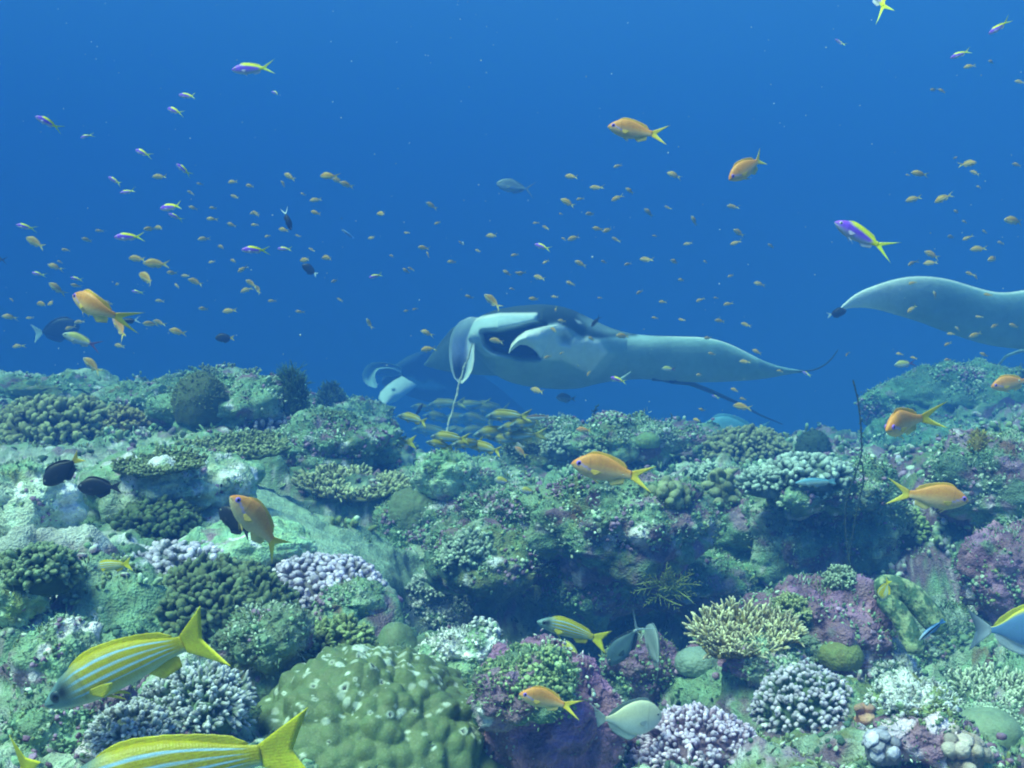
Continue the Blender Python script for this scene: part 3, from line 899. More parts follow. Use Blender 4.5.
bush('knob_coral', 'pale green and lilac knob coral under the belly of the big snapper', 190, 692, 118, 62, (.18, .27, .17), (.60, .58, .66), n=300, seed=7, fat=.85, sub=2, long=.36)
bush('knob_coral', 'low whitish knob coral in front of the cropped yellow snapper', 128, 722, 90, 44, (.22, .27, .2), (.6, .58, .66), n=200, seed=8, fat=.85, sub=2)
bush('branching_coral', 'bright olive green bushy coral above the boulder coral', 332, 640, 98, 58, (.13, .17, .07), (.34, .42, .2), n=190, seed=10, fat=.9, sub=3, long=.42)
bush('knob_coral', 'small lilac-knobbed clump nested in the bright olive coral', 362, 655, 44, 34, (.2, .2, .17), (.55, .5, .6), n=60, seed=11, fat=1.0, sub=1)
bush('knob_coral', 'spray of pale stubs above the white and lilac knobbly rock', 428, 582, 46, 26, (.2, .27, .2), (.58, .62, .6), n=90, seed=12, fat=.7, sub=2)
bush('branching_coral', 'sandy olive thicket on the far left shoulder of the reef', 52, 416, 150, 62, (.13, .15, .07), (.36, .38, .2), n=330, seed=13, fat=.95, sub=2, long=.3)
bush('branching_coral', 'ochre thicket beside the sandy olive thicket', 118, 420, 70, 40, (.16, .14, .06), (.36, .33, .16), n=160, seed=14, fat=.9, sub=2)
table('plate_coral', 'wide ruffled green plate coral above the pale ledge', 232, 436, 110, 40, (.12, .16, .07), (.34, .38, .2), n=420, seed=15, fl=.07)
table('plate_coral', 'ruffled green plate coral nearest the pale ledge', 158, 452, 92, 40, (.12, .16, .07), (.33, .38, .2), n=360, seed=16, fl=.07)
table('plate_coral', 'small flat-topped coral on the highest point of the crest', 228, 366, 60, 24, (.11, .15, .07), (.34, .38, .2), n=220, seed=17, fl=.1)
dome('leather_coral', 'dim rounded soft coral left of the flat-topped crest coral', 198, 386, 54, 40, (.11, .14, .07), None, 18, 2, .06, M_CORAL, fuzz=500, fuzzcol=(.2, .25, .12))
bush('soft_coral', 'shaggy green soft coral column standing on the crest', 291, 384, 42, 66, (.06, .11, .05), (.16, .28, .12), n=240, seed=19, prof=TAPER, fat=.6, sub=3, long=.45, low=-.3, depth=.8)
bush('soft_coral', 'smaller dark shaggy soft coral behind the crest column', 330, 392, 34, 32, (.05, .09, .05), (.12, .2, .1), n=120, seed=20, prof=TAPER, fat=.6, sub=3)
table('table_coral', 'straw-coloured table coral over a dark overhang', 348, 474, 116, 44, (.2, .21, .09), (.52, .54, .32), n=420, seed=21, fl=.1, thick=.05)
bush('branching_coral', 'pale straw bush at the right end of the table coral', 392, 482, 44, 28, (.22, .24, .12), (.5, .54, .34), n=90, seed=22)
dome('boulder_coral', 'smooth brownish dome by the lilac ridge', 415, 500, 56, 36, (.17, .22, .12), None, 23, 3.2, .12, M_CORAL)
bush('branching_coral', 'pale grey-green bush on the buttress wall', 468, 545, 60, 44, (.16, .24, .16), (.46, .54, .44), n=150, seed=24, sub=2)
bush('branching_coral', 'small mint green rosette low on the buttress', 452, 556, 40, 30, (.16, .26, .17), (.4, .5, .36), n=90, seed=25)
bush('branching_coral', 'domed brown coral bush with pale tips on the mid crest', 752, 442, 92, 42, (.09, .11, .05), (.34, .36, .2), n=230, seed=26, sub=2, long=.36)
bush('finger_coral', 'thick blunt olive finger coral on the ledge', 722, 482, 46, 44, (.2, .23, .11), (.3, .34, .2), n=46, seed=27, prof=STUB, fat=1.35, sub=0, long=.5, flatten=None, sides=9)
bush('finger_coral', 'lower clump of blunt olive fingers behind the large anthias', 668, 488, 52, 32, (.19, .22, .11), (.29, .33, .19), n=46, seed=28, fat=1.35, sub=0, long=.48, sides=9)
bush('ruffled_coral', 'pale teal ruffled coral with scalloped folds', 812, 464, 90, 34, (.26, .36, .32), (.5, .6, .56), n=260, seed=29, prof=CLUB, fat=1.05, sub=1, long=.32, sides=8)
bush('ruffled_coral', 'second pale teal ruffled coral below the domed brown bush', 772, 474, 66, 30, (.24, .34, .3), (.46, .56, .5), n=220, seed=30, prof=CLUB, fat=1.0, sub=1, long=.34, sides=8)
dome('leather_coral', 'dark round bush far back beyond the pale teal coral', 815, 440, 36, 28, (.05, .09, .06), None, 31, 3, .1, M_CORAL, fuzz=300, fuzzcol=(.08, .13, .08))
bush('branching_coral', 'mint coral sprigs left of the domed brown bush', 708, 470, 40, 26, (.2, .3, .24), (.5, .6, .52), n=80, seed=32)
table('branching_coral', 'fan of straw-yellow pointed branches above the wine-coloured rock', 748, 624, 116, 44, (.26, .22, .08), (.76, .70, .46), n=620, seed=33, fl=.15, thick=.05, fat=.95, lean=20, tip0=.35)
bush('branching_coral', 'olive bush of fine branches beside the broad mauve rock', 794, 606, 48, 34, (.15, .18, .08), (.4, .44, .22), n=170, seed=34, sub=3, long=.4)
bush('knob_coral', 'carpet of lilac and white knobs at the bottom edge', 706, 744, 146, 74, (.36, .22, .34), (.80, .64, .88), n=1000, seed=35, fat=1.0, sub=1, long=.17, prof=CLUB, depth=1.1)
bush('knob_coral', 'green knob coral crowned with fat lilac stubs', 812, 692, 110, 64, (.18, .27, .15), (.72, .60, .80), n=520, seed=36, fat=1.05, sub=1, long=.2, prof=CLUB)
bush('knob_coral', 'mossy green knob coral in front of the lilac-crowned one', 845, 742, 120, 60, (.12, .18, .09), (.42, .48, .36), n=190, seed=37, sub=2)
bush('knob_coral', 'cluster of lilac balls near the white flat-topped slab', 886, 738, 46, 34, (.36, .33, .4), (.55, .5, .66), n=22, seed=38, fat=1.3, sub=0, long=.4, prof=CLUB, sides=10)
bush('sponge', 'orange-pink sponge stub among the green knobs', 866, 710, 24, 32, (.55, .26, .16), (.6, .34, .24), n=7, seed=39, fat=1.5, sub=0, long=.6, sides=10)
table('staghorn_coral', 'pale mint branching coral below the blue surgeonfish', 1000, 682, 96, 40, (.24, .32, .19), (.72, .78, .62), n=420, seed=40, fl=.15, thick=.05, fat=.95, lean=14, tip0=.3)
dome('boulder_coral', 'pale green twin lump coral in the corner', 990, 722, 66, 30, (.26, .34, .22), None, 41, 1.6, .1, M_SMOOTH)
bush('finger_coral', 'pinkish finger coral stubs in the corner', 962, 742, 66, 40, (.36, .27, .24), (.55, .45, .42), n=26, seed=42, fat=1.25, sub=0, long=.5, sides=9)
dome('encrusting_coral', 'flat mustard green crust on the broad mauve rock', 842, 648, 46, 22, (.22, .25, .09), None, 43, 2.6, .08, M_CORAL)
dome('green_knob', 'round lime green knob at the end of the crest rock', 648, 436, 26, 13, (.2, .3, .14), None, 44, 3, .08, M_CORAL)
dome('boulder_coral', 'grey-green cap on the wine-coloured rock', 700, 656, 44, 20, (.25, .34, .28), None, 45, 4, .1, M_SMOOTH)
bush('branching_coral', 'green ruffled bush below the far whip on the crest', 598, 444, 40, 24, (.12, .18, .1), (.36, .44, .3), n=90, seed=46)
bush('branching_coral', 'teal bush tucked behind the crest rocks', 560, 440, 40, 26, (.2, .28, .22), (.45, .52, .42), n=90, seed=47)
bush('branching_coral', 'dim green thicket at the left frame edge', 30, 560, 90, 46, (.08, .13, .07), (.26, .34, .2), n=150, seed=48)
bush('knob_coral', 'lilac and plum knob patch beside the shaggy column', 262, 420, 70, 34, (.2, .18, .2), (.48, .44, .54), n=150, seed=49, sub=1)
bush('branching_coral', 'bright green tuft on the green crusted rock', 905, 520, 60, 36, (.12, .18, .08), (.34, .44, .2), n=150, seed=50)
bush('branching_coral', 'pale sprigs below the dark whip on the white-patched ledge', 842, 574, 36, 26, (.14, .2, .13), (.4, .48, .36), n=120, seed=51)
bush('soft_coral', 'yellow-tipped tuft beside the hazy bommie', 980, 436, 24, 26, (.3, .24, .05), (.5, .42, .1), n=60, seed=52, prof=TAPER, fat=.6, sub=2)

def feathery(name, label, px, py, w, h, dist, n, base, tip, seed):
    """flat sprays of thin forking twigs hanging out from a shaded wall"""
    g = rng(seed)
    s = dist / F_PX
    geo = Geo()
    for k in range(n):
        a = R(g.uniform(-50, 230))
        L0 = w * s * .5 * g.uniform(.6, 1.1)
        d0 = np.array([math.cos(a), -.35, .75 * math.sin(a)])
        o0 = np.array([g.uniform(-.2, .2) * w * s, 0, g.uniform(-.2, .2) * h * s])
        t = np.linspace(.15, .95, 9)
        B = [o0]; D = [d0]; L = [L0]; r = [w * s * .012]
        side = np.cross(norm(d0), [0, 1, 0])
        for q, tt in enumerate(t):
            B.append(o0 + norm(d0) * L0 * tt)
            D.append(norm(d0) * .8 + side * (1 if q % 2 else -1) * .8 + .15 * g.normal(size=3))
            L.append(L0 * .38 * (1.1 - tt)); r.append(w * s * .009)
        fingers(geo, B, D, np.array(L), np.array(r), base, tip, TAPER, 5, .15, .2, seed + k, .15)
    return put(name, label, 'hydroid', geo, M_CORAL, P(px, py, dist))
feathery('hydroid', 'yellow-green feathery hydroid spray in the shade of the ledge', 668, 590, 60, 44, 2.08, 16, (.22, .26, .05), (.42, .46, .12), 61)
feathery('hydroid', 'dim feathery hydroid low on the olive furred pillar', 662, 680, 34, 44, 1.72, 8, (.07, .16, .12), (.14, .26, .2), 62)

def lobed(label, px, py, seed):
    """folded mottled lobes lying over the rock"""
    p, d = G(px, py)
    s = d / F_PX
    geo = Geo()
    path = [[(-26, -34), (-8, -36), (12, -28), (30, -6), (40, 8)], [(-22, -28), (-4, -12), (6, 10), (10, 26)]]
    for k, pts in enumerate(path):
        pts = np.array(pts, float)
        t = np.linspace(0, len(pts) - 1, 60)
        cx = np.interp(t, np.arange(len(pts)), pts[:, 0]); cz = -np.interp(t, np.arange(len(pts)), pts[:, 1])
        ker = np.ones(9) / 9
        cx = np.convolve(np.pad(cx, 4, 'edge'), ker, 'valid'); cz = np.convolve(np.pad(cz, 4, 'edge'), ker, 'valid')
        u = np.linspace(0, 1, 60)
        rr = (12.5 - 2 * k) * np.sqrt(np.clip(1 - (2 * u - 1) ** 6, .01, 1))
        th = np.linspace(0, 2 * math.pi, 40, endpoint=False)
        tx, tz = np.gradient(cx), np.gradient(cz); ln = np.hypot(tx, tz); tx, tz = tx / ln, tz / ln
        V = np.stack([cx[:, None] - tz[:, None] * rr[:, None] * np.cos(th), -rr[:, None] * .8 * np.sin(th) - 4 * k - .35 * cz[:, None] * -1, cz[:, None] + tx[:, None] * rr[:, None] * np.cos(th)], -1).reshape(-1, 3)
        q = V / 10
        V = V + .9 * np.stack([fbm(q * 3 + seed, 4, seed), fbm(q * 3 + 9, 4, seed + 1), fbm(q * 3 + 19, 4, seed + 2)], -1)
        m = fbm(q * 1.6 + 7, 4, seed + 2, .6)
        C = mixc((.10, .18, .11), (.42, .50, .28), sstep(-.1, .2, m))
        C = C * (1 - .6 * sstep(.35, .2, worley(q * 1.9, seed)[0]))[:, None]
        i = np.arange(60 * 40).reshape(60, 40); j = np.roll(i, -1, 1)
        f = np.stack([i[:-1], j[:-1], j[1:], i[1:]], -1).reshape(-1, 4)
        geo.add(V * s * .98, [f], C)
    return put('lobed_soft_coral', label, 'soft coral', geo, M_CORAL, p - Vector((0, .04, 0)))
lobed('mottled green lobed soft coral draped over the broad mauve rock', 893, 618, 71)

def whip(name, label, cat, pts, dists, r, col, seed=1, knots=0.0, polyps=0, parent=None):
    """a thin wavy stalk through the given picture points"""
    pts = np.array(pts, float)
    n = 90
    t = np.linspace(0, len(pts) - 1, n)
    k = np.arange(len(pts))
    px, py, dd = np.interp(t, k, pts[:, 0]), np.interp(t, k, pts[:, 1]), np.interp(t, k, np.broadcast_to(dists, (len(pts),)))
    ker = np.ones(7) / 7
    px = np.convolve(np.pad(px, 3, 'edge'), ker, 'valid'); py = np.convolve(np.pad(py, 3, 'edge'), ker, 'valid')
    px[0], py[0], px[-1], py[-1] = pts[0, 0], pts[0, 1], pts[-1, 0], pts[-1, 1]
    c = np.array([P(a, b, d) for a, b, d in zip(px, py, dd)])
    o0 = c[0].copy(); c = c - o0
    tn = norm(np.gradient(c, axis=0)); a = norm(np.cross(tn, [0, 1, 0.01])); b = np.cross(tn, a)
    g = rng(seed)
    m = 8
    th = np.arange(m) / m * 2 * math.pi
    rr = r * (1 + knots * g.normal(size=n)) * np.linspace(1, .75, n)
    V = (c[:, None] + rr[:, None, None] * (a[:, None] * np.cos(th)[None, :, None] + b[:, None] * np.sin(th)[None, :, None])).reshape(-1, 3)
    i = np.arange(n * m).reshape(n, m); j = np.roll(i, -1, 1)
    f = np.stack([i[:-1], j[:-1], j[1:], i[1:]], -1).reshape(-1, 4)
    geo = Geo().add(V, [f], np.tile(col, (len(V), 1)))
    if polyps:
        k = g.integers(5, n, polyps)
        fingers(geo, c[k], g.normal(size=(polyps, 3)), r * 3.5, r * .9, col, np.asarray(col) * 1.6, TAPER, 5, .2, .4, seed)
    o = obj(name, geo.mesh(name), M_CORAL, loc=Vector(o0))
    return tag(o, label, cat)
whip('wire_coral', 'dark wavy wire coral rising in front of the ledge at mid right', 'wire coral', [(852,575),(846,540),(845,505),(853,480),(862,455),(861,425),(858,400),(853,380)], [2.3,2.3,2.3,2.3,2.3,2.3,2.3,2.3], .0019, (.05, .07, .045), 81, .25, 60)
whip('wire_coral', 'short thin dark whip beside the first, leaning right', 'wire coral', [(849,560),(855,520),(864,480),(862,462)], 2.26, .002, (.04, .06, .035), 82, .2, 30)
whip('wire_coral', 'thin hooked whip with a round tip on the crest', 'wire coral', [(598,446),(596,425),(594,412),(597,406)], 4.1, .004, (.03, .06, .04), 83, .2, 20)
whip('wire_coral', 'bent thin whip leaning over the gap beside the crest rock', 'wire coral', [(660,452),(664,440),(668,430),(672,416)], 4.4, .004, (.04, .06, .06), 84, .2, 12)
whip('rope', 'pale twisted line rising from a low green knob to the manta', 'rope', [(443,446),(444,438),(447.5,430),(448.5,421),(452.5,413),(454,403),(457.5,394),(458.5,384),(462.5,375),(464,366),(468.5,358),(470,350),(472.5,343)], [4.9,4.92,4.95,4.97,5.0,5.0,5.02,5.03,5.04,5.04,5.04,5.04,5.04], .0052, (.62, .62, .5), 85, .22, 0)
# ------------------------------------------------------------------ manta rays
M_MANTA = skin('manta_skin', 0.6, 0.25, 2.5, 11, 40, 0.17, 0.2, 0.01, 0.012)

DSCALE = [1.0]
def unproject(px, py, d):
    d = d * DSCALE[0]
    xc = (px - 512.0) / F_PX * d
    zc = -(py - 384.0) / F_PX * d
    return np.stack([xc, d * CP + zc * SP, zc * CP - d * SP], -1)

def smooth_path(pts, n, k=3):
    pts = np.array(pts, float)
    s = np.concatenate([[0], np.cumsum(np.linalg.norm(np.diff(pts[:, :2], axis=0), axis=1))])
    t = np.linspace(0, s[-1], n)
    out = np.stack([np.interp(t, s, pts[:, c]) for c in range(pts.shape[1])], -1)
    w = max(3, n // 14) | 1
    pad = np.concatenate([2 * out[:1] - out[1:w][::-1], out, 2 * out[-1:] - out[-w:-1][::-1]])
    ker = np.hanning(w + 2)[1:-1]; ker /= ker.sum()
    sm = np.stack([np.convolve(pad[:, c], ker, 'same') for c in range(pts.shape[1])], -1)[w - 1:w - 1 + n]
    sm[0], sm[-1] = out[0], out[-1]
    return sm

def loft(geo, org, tops, bots, depth, thick, colour, nx=200, nt=72, tilt=.35, push=None, power=1.0):
    """a flattened body: tops and bots are its outline, depth and thick run along it"""
    a, b = smooth_path(tops, nx), smooth_path(bots, nx)
    u = np.linspace(0, 1, nx)
    dc = np.interp(u, np.linspace(0, 1, len(depth)), depth)
    th = np.interp(u, np.linspace(0, 1, len(thick)), thick)
    ang = np.linspace(0, 2 * math.pi, nt, endpoint=False)
    c, s = np.cos(ang), np.sin(ang)
    half = (1 + c) / 2                                   # 1 at the top edge, 0 at the bottom edge
    px = b[:, None, 0] + (a[:, None, 0] - b[:, None, 0]) * half
    py = b[:, None, 1] + (a[:, None, 1] - b[:, None, 1]) * half
    hpx = np.abs(a[:, 1] - b[:, 1])[:, None]
    fr = np.sign(s) * np.abs(s) ** power
    dd = dc[:, None] + tilt * (half - .5) * -1 * hpx / F_PX * dc[:, None] - th[:, None] * fr[None]
    px, py, dd = px.ravel(), py.ravel(), dd.ravel()
    front = np.tile(s >= -.05, nx)
    if push is not None:
        dd = dd + push(px, py) * front
    V = unproject(px, py, dd) - org
    C = colour(px, py, front, np.tile(half, nx), np.repeat(u, nt))
    i = np.arange(nx * nt).reshape(nx, nt); j = np.roll(i, -1, 1)
    f = np.stack([i[:-1], i[1:], j[1:], j[:-1]], -1).reshape(-1, 4)
    n0 = len(V)
    V = np.concatenate([V, V[:nt].mean(0)[None], V[-nt:].mean(0)[None]]); C = np.concatenate([C, C[:1], C[-1:]])
    t = np.concatenate([np.stack([i[0], j[0], np.full(nt, n0)], -1), np.stack([j[-1], i[-1], np.full(nt, n0 + 1)], -1)])
    geo.add(V, [f, t], C)

def sheet(geo, org, left, right, depth, bulge, colour, nx=60, ns=24, th=.012):
    """a curled fin between two edges, closed and with thickness"""
    a, b = smooth_path(left, nx), smooth_path(right, nx)
    u = np.linspace(0, 1, nx)
    dc = np.interp(u, np.linspace(0, 1, len(depth)), depth)
    bl = np.interp(u, np.linspace(0, 1, len(bulge)), bulge)
    s = np.linspace(-1, 1, ns)
    Vs, Cs = [], []
    for off in (-th, th):
        w = np.sqrt(np.maximum(1 - s ** 4, 0.0))
        px = a[:, None, 0] + (b[:, None, 0] - a[:, None, 0]) * (s + 1) / 2
        py = a[:, None, 1] + (b[:, None, 1] - a[:, None, 1]) * (s + 1) / 2
        dd = dc[:, None] + bl[:, None] * (1 - s ** 2) + off * w
        Vs.append(unproject(px.ravel(), py.ravel(), dd.ravel()) - org)
        Cs.append(colour(px.ravel(), py.ravel(), np.tile(s, nx), np.repeat(u, ns), off < 0))
    i = np.arange(nx * ns).reshape(nx, ns)
    f = np.stack([i[:-1, :-1], i[:-1, 1:], i[1:, 1:], i[1:, :-1]], -1).reshape(-1, 4)
    geo.add(np.concatenate(Vs), [f, f[:, ::-1] + nx * ns], np.concatenate(Cs))
    e = np.concatenate([i[0], i[1:, -1], i[-1, :-1][::-1], i[1:-1, 0][::-1]])
    k = np.stack([e, np.roll(e, -1), np.roll(e, -1) + nx * ns, e + nx * ns], -1)
    geo.F.append(k[:, ::-1].astype(np.int32) + (geo.n - 2 * nx * ns))

def tube(geo, org, pts, r0, r1, col, n=50, m=8):
    p = smooth_path(pts, n)
    c = unproject(p[:, 0], p[:, 1], p[:, 2]) - org
    tn = norm(np.gradient(c, axis=0)); a = norm(np.cross(tn, [.1, 1, .2])); b = np.cross(tn, a)
    th = np.arange(m) / m * 2 * math.pi
    rr = np.linspace(r0, r1, n)[:, None, None]
    V = (c[:, None] + rr * (a[:, None] * np.cos(th)[None, :, None] + b[:, None] * np.sin(th)[None, :, None])).reshape(-1, 3)
    i = np.arange(n * m).reshape(n, m); j = np.roll(i, -1, 1)
    f = np.stack([i[:-1], j[:-1], j[1:], i[1:]], -1).reshape(-1, 4)
    geo.add(V, [f], np.tile(col, (len(V), 1)))

def thing(name, label, cat, loc, group=None):
    o = bpy.data.objects.new(name, None)
    o.empty_display_size = .1
    COL.objects.link(o)
    o.location = loc
    return tag(o, label, cat, group)

def lay(C, m, col):
    return C * (1 - m[:, None]) + np.asarray(col, float) * m[:, None]

DARK = (.030, .050, .060)
def manta_feeding():
    D = 7.0
    DSCALE[0] = .8
    org = np.array(P(590, 350, D * .8))
    root = thing('manta_ray', 'large manta ray with open mouth and pale head fins gliding over the reef', 'manta ray', Vector(org), 'manta rays')
    tops = [(468,337),(471,325),(475,320),(480,316),(490,311.5),(500,308.5),(520,305.5),(540,304),(555,305),(570,308.5),(590,318),(610,328),(632,334),(650,335.5),(680,336),(700,336.5),(715,338.5),(730,343.5),(745,351),(760,359),(775,365),(790,368.5),(800,370),(810,370.3),(818,368.3),(826,363.5),(833,356.5),(838,349)]
    bots = [(468,340),(471,346),(475,352),(480,358),(490,371),(500,378),(510,382.5),(530,387),(560,389.5),(580,388.5),(600,383),(620,380),(640,379),(660,380),(680,381.5),(700,382.5),(720,382),(740,381),(760,379.5),(775,377),(790,374),(800,372.6),(810,371.9),(818,370),(826,365.6),(833,358.8),(838,350.5)]
    dors = [(466,320),(480,312),(500,304),(540,300),(572,304),(600,316),(640,332),(636,336),(612,337),(600,338.5),(590,338),(580,336),(572,330),(564,326),(556,323),(545,325),(538,321),(537,314.5),(515,313.5),(500,315),(482,318)]
    shoulder = [(579,316),(592,319),(612,328),(630,334),(606,334.5),(590,330),(582,324)]
    band = [(462,325),(478,317),(500,314),(537,314),(536,322),(522,327.5),(500,332),(485,331),(483,340),(489,350),(508,354.5),(512,357.5),(486,356.5),(477,350),(470,336)]
    rimline = [(466,322),(480,316.5),(500,313),(537,312.8),(537,315),(500,315.6),(481,319),(467,325)]
    mouth = [(483,333),(498,332.5),(520,328),(532,325),(544,326),(541,340),(538.5,357),(520,357),(494,351),(486,344)]
    gill = [(538,357),(540,342),(545,328),(558,323.5),(566,328),(572,337),(580,341),(588,336.5),(600,341.5),(607.5,352.5),(598,364),(589,374),(574,366),(562,360),(544,360)]
    smudge = [(559,336),(565,333),(571,338),(569,344),(561,343)]
    spot = [(575,319.5),(580,321),(582,323.5),(578,323.5)]
    second = [(607,352),(616,356),(604,372),(592,380),(589,375)]
    def colour(px, py, front, half, u):
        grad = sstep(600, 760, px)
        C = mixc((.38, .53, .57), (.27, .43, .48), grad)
        C = C * (1 + .10 * fbm(np.stack([px, py, 0 * px], -1) / 22., 4, 3))[:, None]
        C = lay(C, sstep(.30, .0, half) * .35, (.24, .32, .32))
        C = lay(C, sstep(.94, .985, half) * sstep(640, 690, px) * sstep(770, 740, px), (.72, .8, .8))
        C = lay(C, inpoly(px, py, second, 3) * .35, (.7, .78, .78))
        C = lay(C, inpoly(px, py, dors, 2.0), (.042, .072, .085))
        C = lay(C, inpoly(px, py, shoulder, 4) * .8, (.26, .36, .38))
        C = lay(C, inpoly(px, py, band, 2), (.58, .74, .80))
        C = lay(C, inpoly(px, py, rimline, .9), (.85, .88, .86))
        C = lay(C, inpoly(px, py, gill, 2.0) * (1 - .6 * sstep(352, 374, py) * sstep(600, 560, px)), (.96, .97, .96))
        C = lay(C, inpoly(px, py, mouth, 1.2) * (1 - inpoly(px, py, gill, 1.2)), (.045, .085, .12))
        C = lay(C, inpoly(px, py, smudge, 4) * .75, (.12, .18, .22))
        C = lay(C, inpoly(px, py, spot, 1), (.85, .88, .85))
        C = lay(C, sstep(792, 806, px) * 1.0, DARK)
        C = lay(C, 1 - front.astype(float), DARK)
        C = lay(C, sstep(.975, .998, half) * sstep(640, 660, px), DARK)
        return C
    def push(px, py):
        return .30 * inpoly(px, py, mouth, 5) - .05 * inpoly(px, py, band, 3) + .05 * inpoly(px, py, smudge, 5) - .03 * inpoly(px, py, gill, 6)
    g = Geo()
    loft(g, org, tops, bots, [6.75, 6.72, 6.8, 6.95, 7.0, 6.9, 6.75, 6.65, 6.7, 6.8], [.22, .34, .36, .26, .16, .11, .08, .05, .03, .015], colour, 460, 150, .7, push)
    # the far wing, swept back behind the head
    def colour2(px, py, front, half, u):
        C = np.tile((.26, .36, .36), (len(px), 1))
        C = lay(C, sstep(.8, .97, half), (.10, .15, .16))
        return lay(C, 1 - front.astype(float), DARK)
    loft(g, org, [(505,318),(480,319),(465,322),(452,328),(442,340),(432,353),(424,364)], [(505,376),(480,375),(465,374),(452,372.5),(442,370.5),(432,368),(424,365.5)], [7.2, 7.5, 7.9, 8.3], [.14, .10, .06, .015], colour2, 80, 40, .8)
    obj('body', g.mesh('manta_body'), M_MANTA, root)
    # drooping head fin with a pale rim
    def finc(px, py, s, u, front):
        C = mixc((.86, .92, .97), (.60, .66, .95), sstep(.12, .5, u))
        C = lay(C, sstep(.48, .8, u) * sstep(.75, .35, s), (.035, .06, .11))
        C = lay(C, sstep(.35, .62, s) * .7, (.70, .84, .92))
        C = lay(C, np.maximum(sstep(.70, .86, np.abs(s)), sstep(.90, .96, u)) * sstep(.05, .2, u), (.86, .9, .9))
        return C
    g = Geo()
    sheet(g, org, [(470,317),(460,321),(454,328),(450.5,336),(449,346),(449,358),(451,370),(454,378),(459,383)], [(486,318),(485,327),(480,334),(475,341),(474.5,350),(474.5,360),(472.5,370),(468,378),(462,383.5)], [6.62, 6.5, 6.42, 6.40], [.02, .14, .20, .10], finc, 110, 40, .016)
    f = obj('cephalic_fin', g.mesh('cephalic_fin'), M_MANTA, root)
    f['label'] = 'drooping bluish head fin with white rim'
    # the other head fin, rolled up and white
    def finw(px, py, s, u, front):
        C = np.tile((.96, .97, .96), (len(px), 1))
        C = lay(C, .25 * sstep(-.1, .8, np.sin(s * 9 + u * 4)) * sstep(.2, .6, u), (.55, .7, .74))
        return C if front else C * .5
    g = Geo()
    sheet(g, org, [(508.5,353),(511,344),(517,337),(526,330.5),(536,328),(546,326),(557,324.5)], [(509,353.6),(514,348.6),(520,344.5),(527,345.5),(533,349),(537,353),(541,358.5)], [6.36, 6.36, 6.36, 6.38, 6.42], [-.02, -.06, -.08, -.04, .0], finw, 90, 36, .014)
    f = obj('cephalic_fin', g.mesh('cephalic_fin_rolled'), M_MANTA, root)
    f['label'] = 'white rolled head fin beside the open mouth'
    g = Geo()
    tube(g, org, [(672,381,6.95),(690,383,7.1),(715,393,7.5),(740,404,8.0),(760,415,8.6),(782,424,9.2)], .016, .005, DARK)
    obj('tail', g.mesh('manta_tail'), M_MANTA, root)
    g = Geo()
    loft(g, org, [(612,380),(620,378),(627,374),(631,371)], [(612,382),(622,380.5),(628,375.5),(631,371.8)], [6.8, 6.75, 6.7], [.02, .015, .005], lambda px, py, fr, h, u: np.tile((.5, .62, .62), (len(px), 1)), 24, 14, 0)
    obj('pelvic_fin', g.mesh('pelvic_fin'), M_MANTA, root)
    g = Geo()
    loft(g, org, [(652,378),(662,378),(670,380),(676,383)], [(652,381),(662,381.5),(671,383.5),(676,384)], [7.0, 7.05, 7.1], [.03, .02, .006], lambda px, py, fr, h, u: np.tile((.06, .09, .1), (len(px), 1)), 24, 14, 0)
    obj('pelvic_fin', g.mesh('pelvic_fin_dark'), M_MANTA, root)
manta_feeding()

def manta_cropped():
    D = 6.0
    DSCALE[0] = .85
    org = np.array(P(1000, 320, D * .85))
    root = thing('manta_ray', 'manta ray cut by the frame, only its pale wing showing at right', 'manta ray', Vector(org), 'manta rays')
    tops = [(838,310),(841,307),(850,297),(860,291),(870,287),(890,280),(910,276),(930,276),(950,279),(969,285),(989,291),(1003,293),(1024,290),(1060,282),(1100,270),(1150,262),(1200,266),(1250,280),(1300,300),(1330,316)]
    bots = [(838,311),(843,309.2),(850,307.6),(860,307.2),(870,308),(880,310),(900,316),(920,322),(940,330),(960,337),(979,343),(999,347),(1024,349.5),(1060,355),(1100,364),(1150,370),(1200,364),(1250,348),(1300,328),(1330,320)]
    def colour(px, py, front, half, u):
        C = mixc((.92, .95, .94), (.27, .43, .48), sstep(846, 950, px + (py - 300) * .9))  # paler towards the tip: backlit glow painted into the skin colour
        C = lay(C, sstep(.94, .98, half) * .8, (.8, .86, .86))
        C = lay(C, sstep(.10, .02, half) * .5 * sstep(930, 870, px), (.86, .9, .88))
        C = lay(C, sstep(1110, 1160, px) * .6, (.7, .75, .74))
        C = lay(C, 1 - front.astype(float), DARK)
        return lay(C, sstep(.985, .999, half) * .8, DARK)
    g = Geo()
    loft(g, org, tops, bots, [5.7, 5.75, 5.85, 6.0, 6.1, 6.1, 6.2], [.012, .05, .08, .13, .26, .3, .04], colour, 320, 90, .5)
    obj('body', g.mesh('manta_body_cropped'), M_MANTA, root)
    g = Geo()
    tube(g, org, [(1090,358,6.2),(1050,350,6.3),(1022,350.5,6.5),(1006,356,6.7),(997,367,6.9),(993,380,7.2)], .014, .005, (.3, .4, .4))
    obj('tail', g.mesh('manta_tail_cropped'), M_MANTA, root)
manta_cropped()

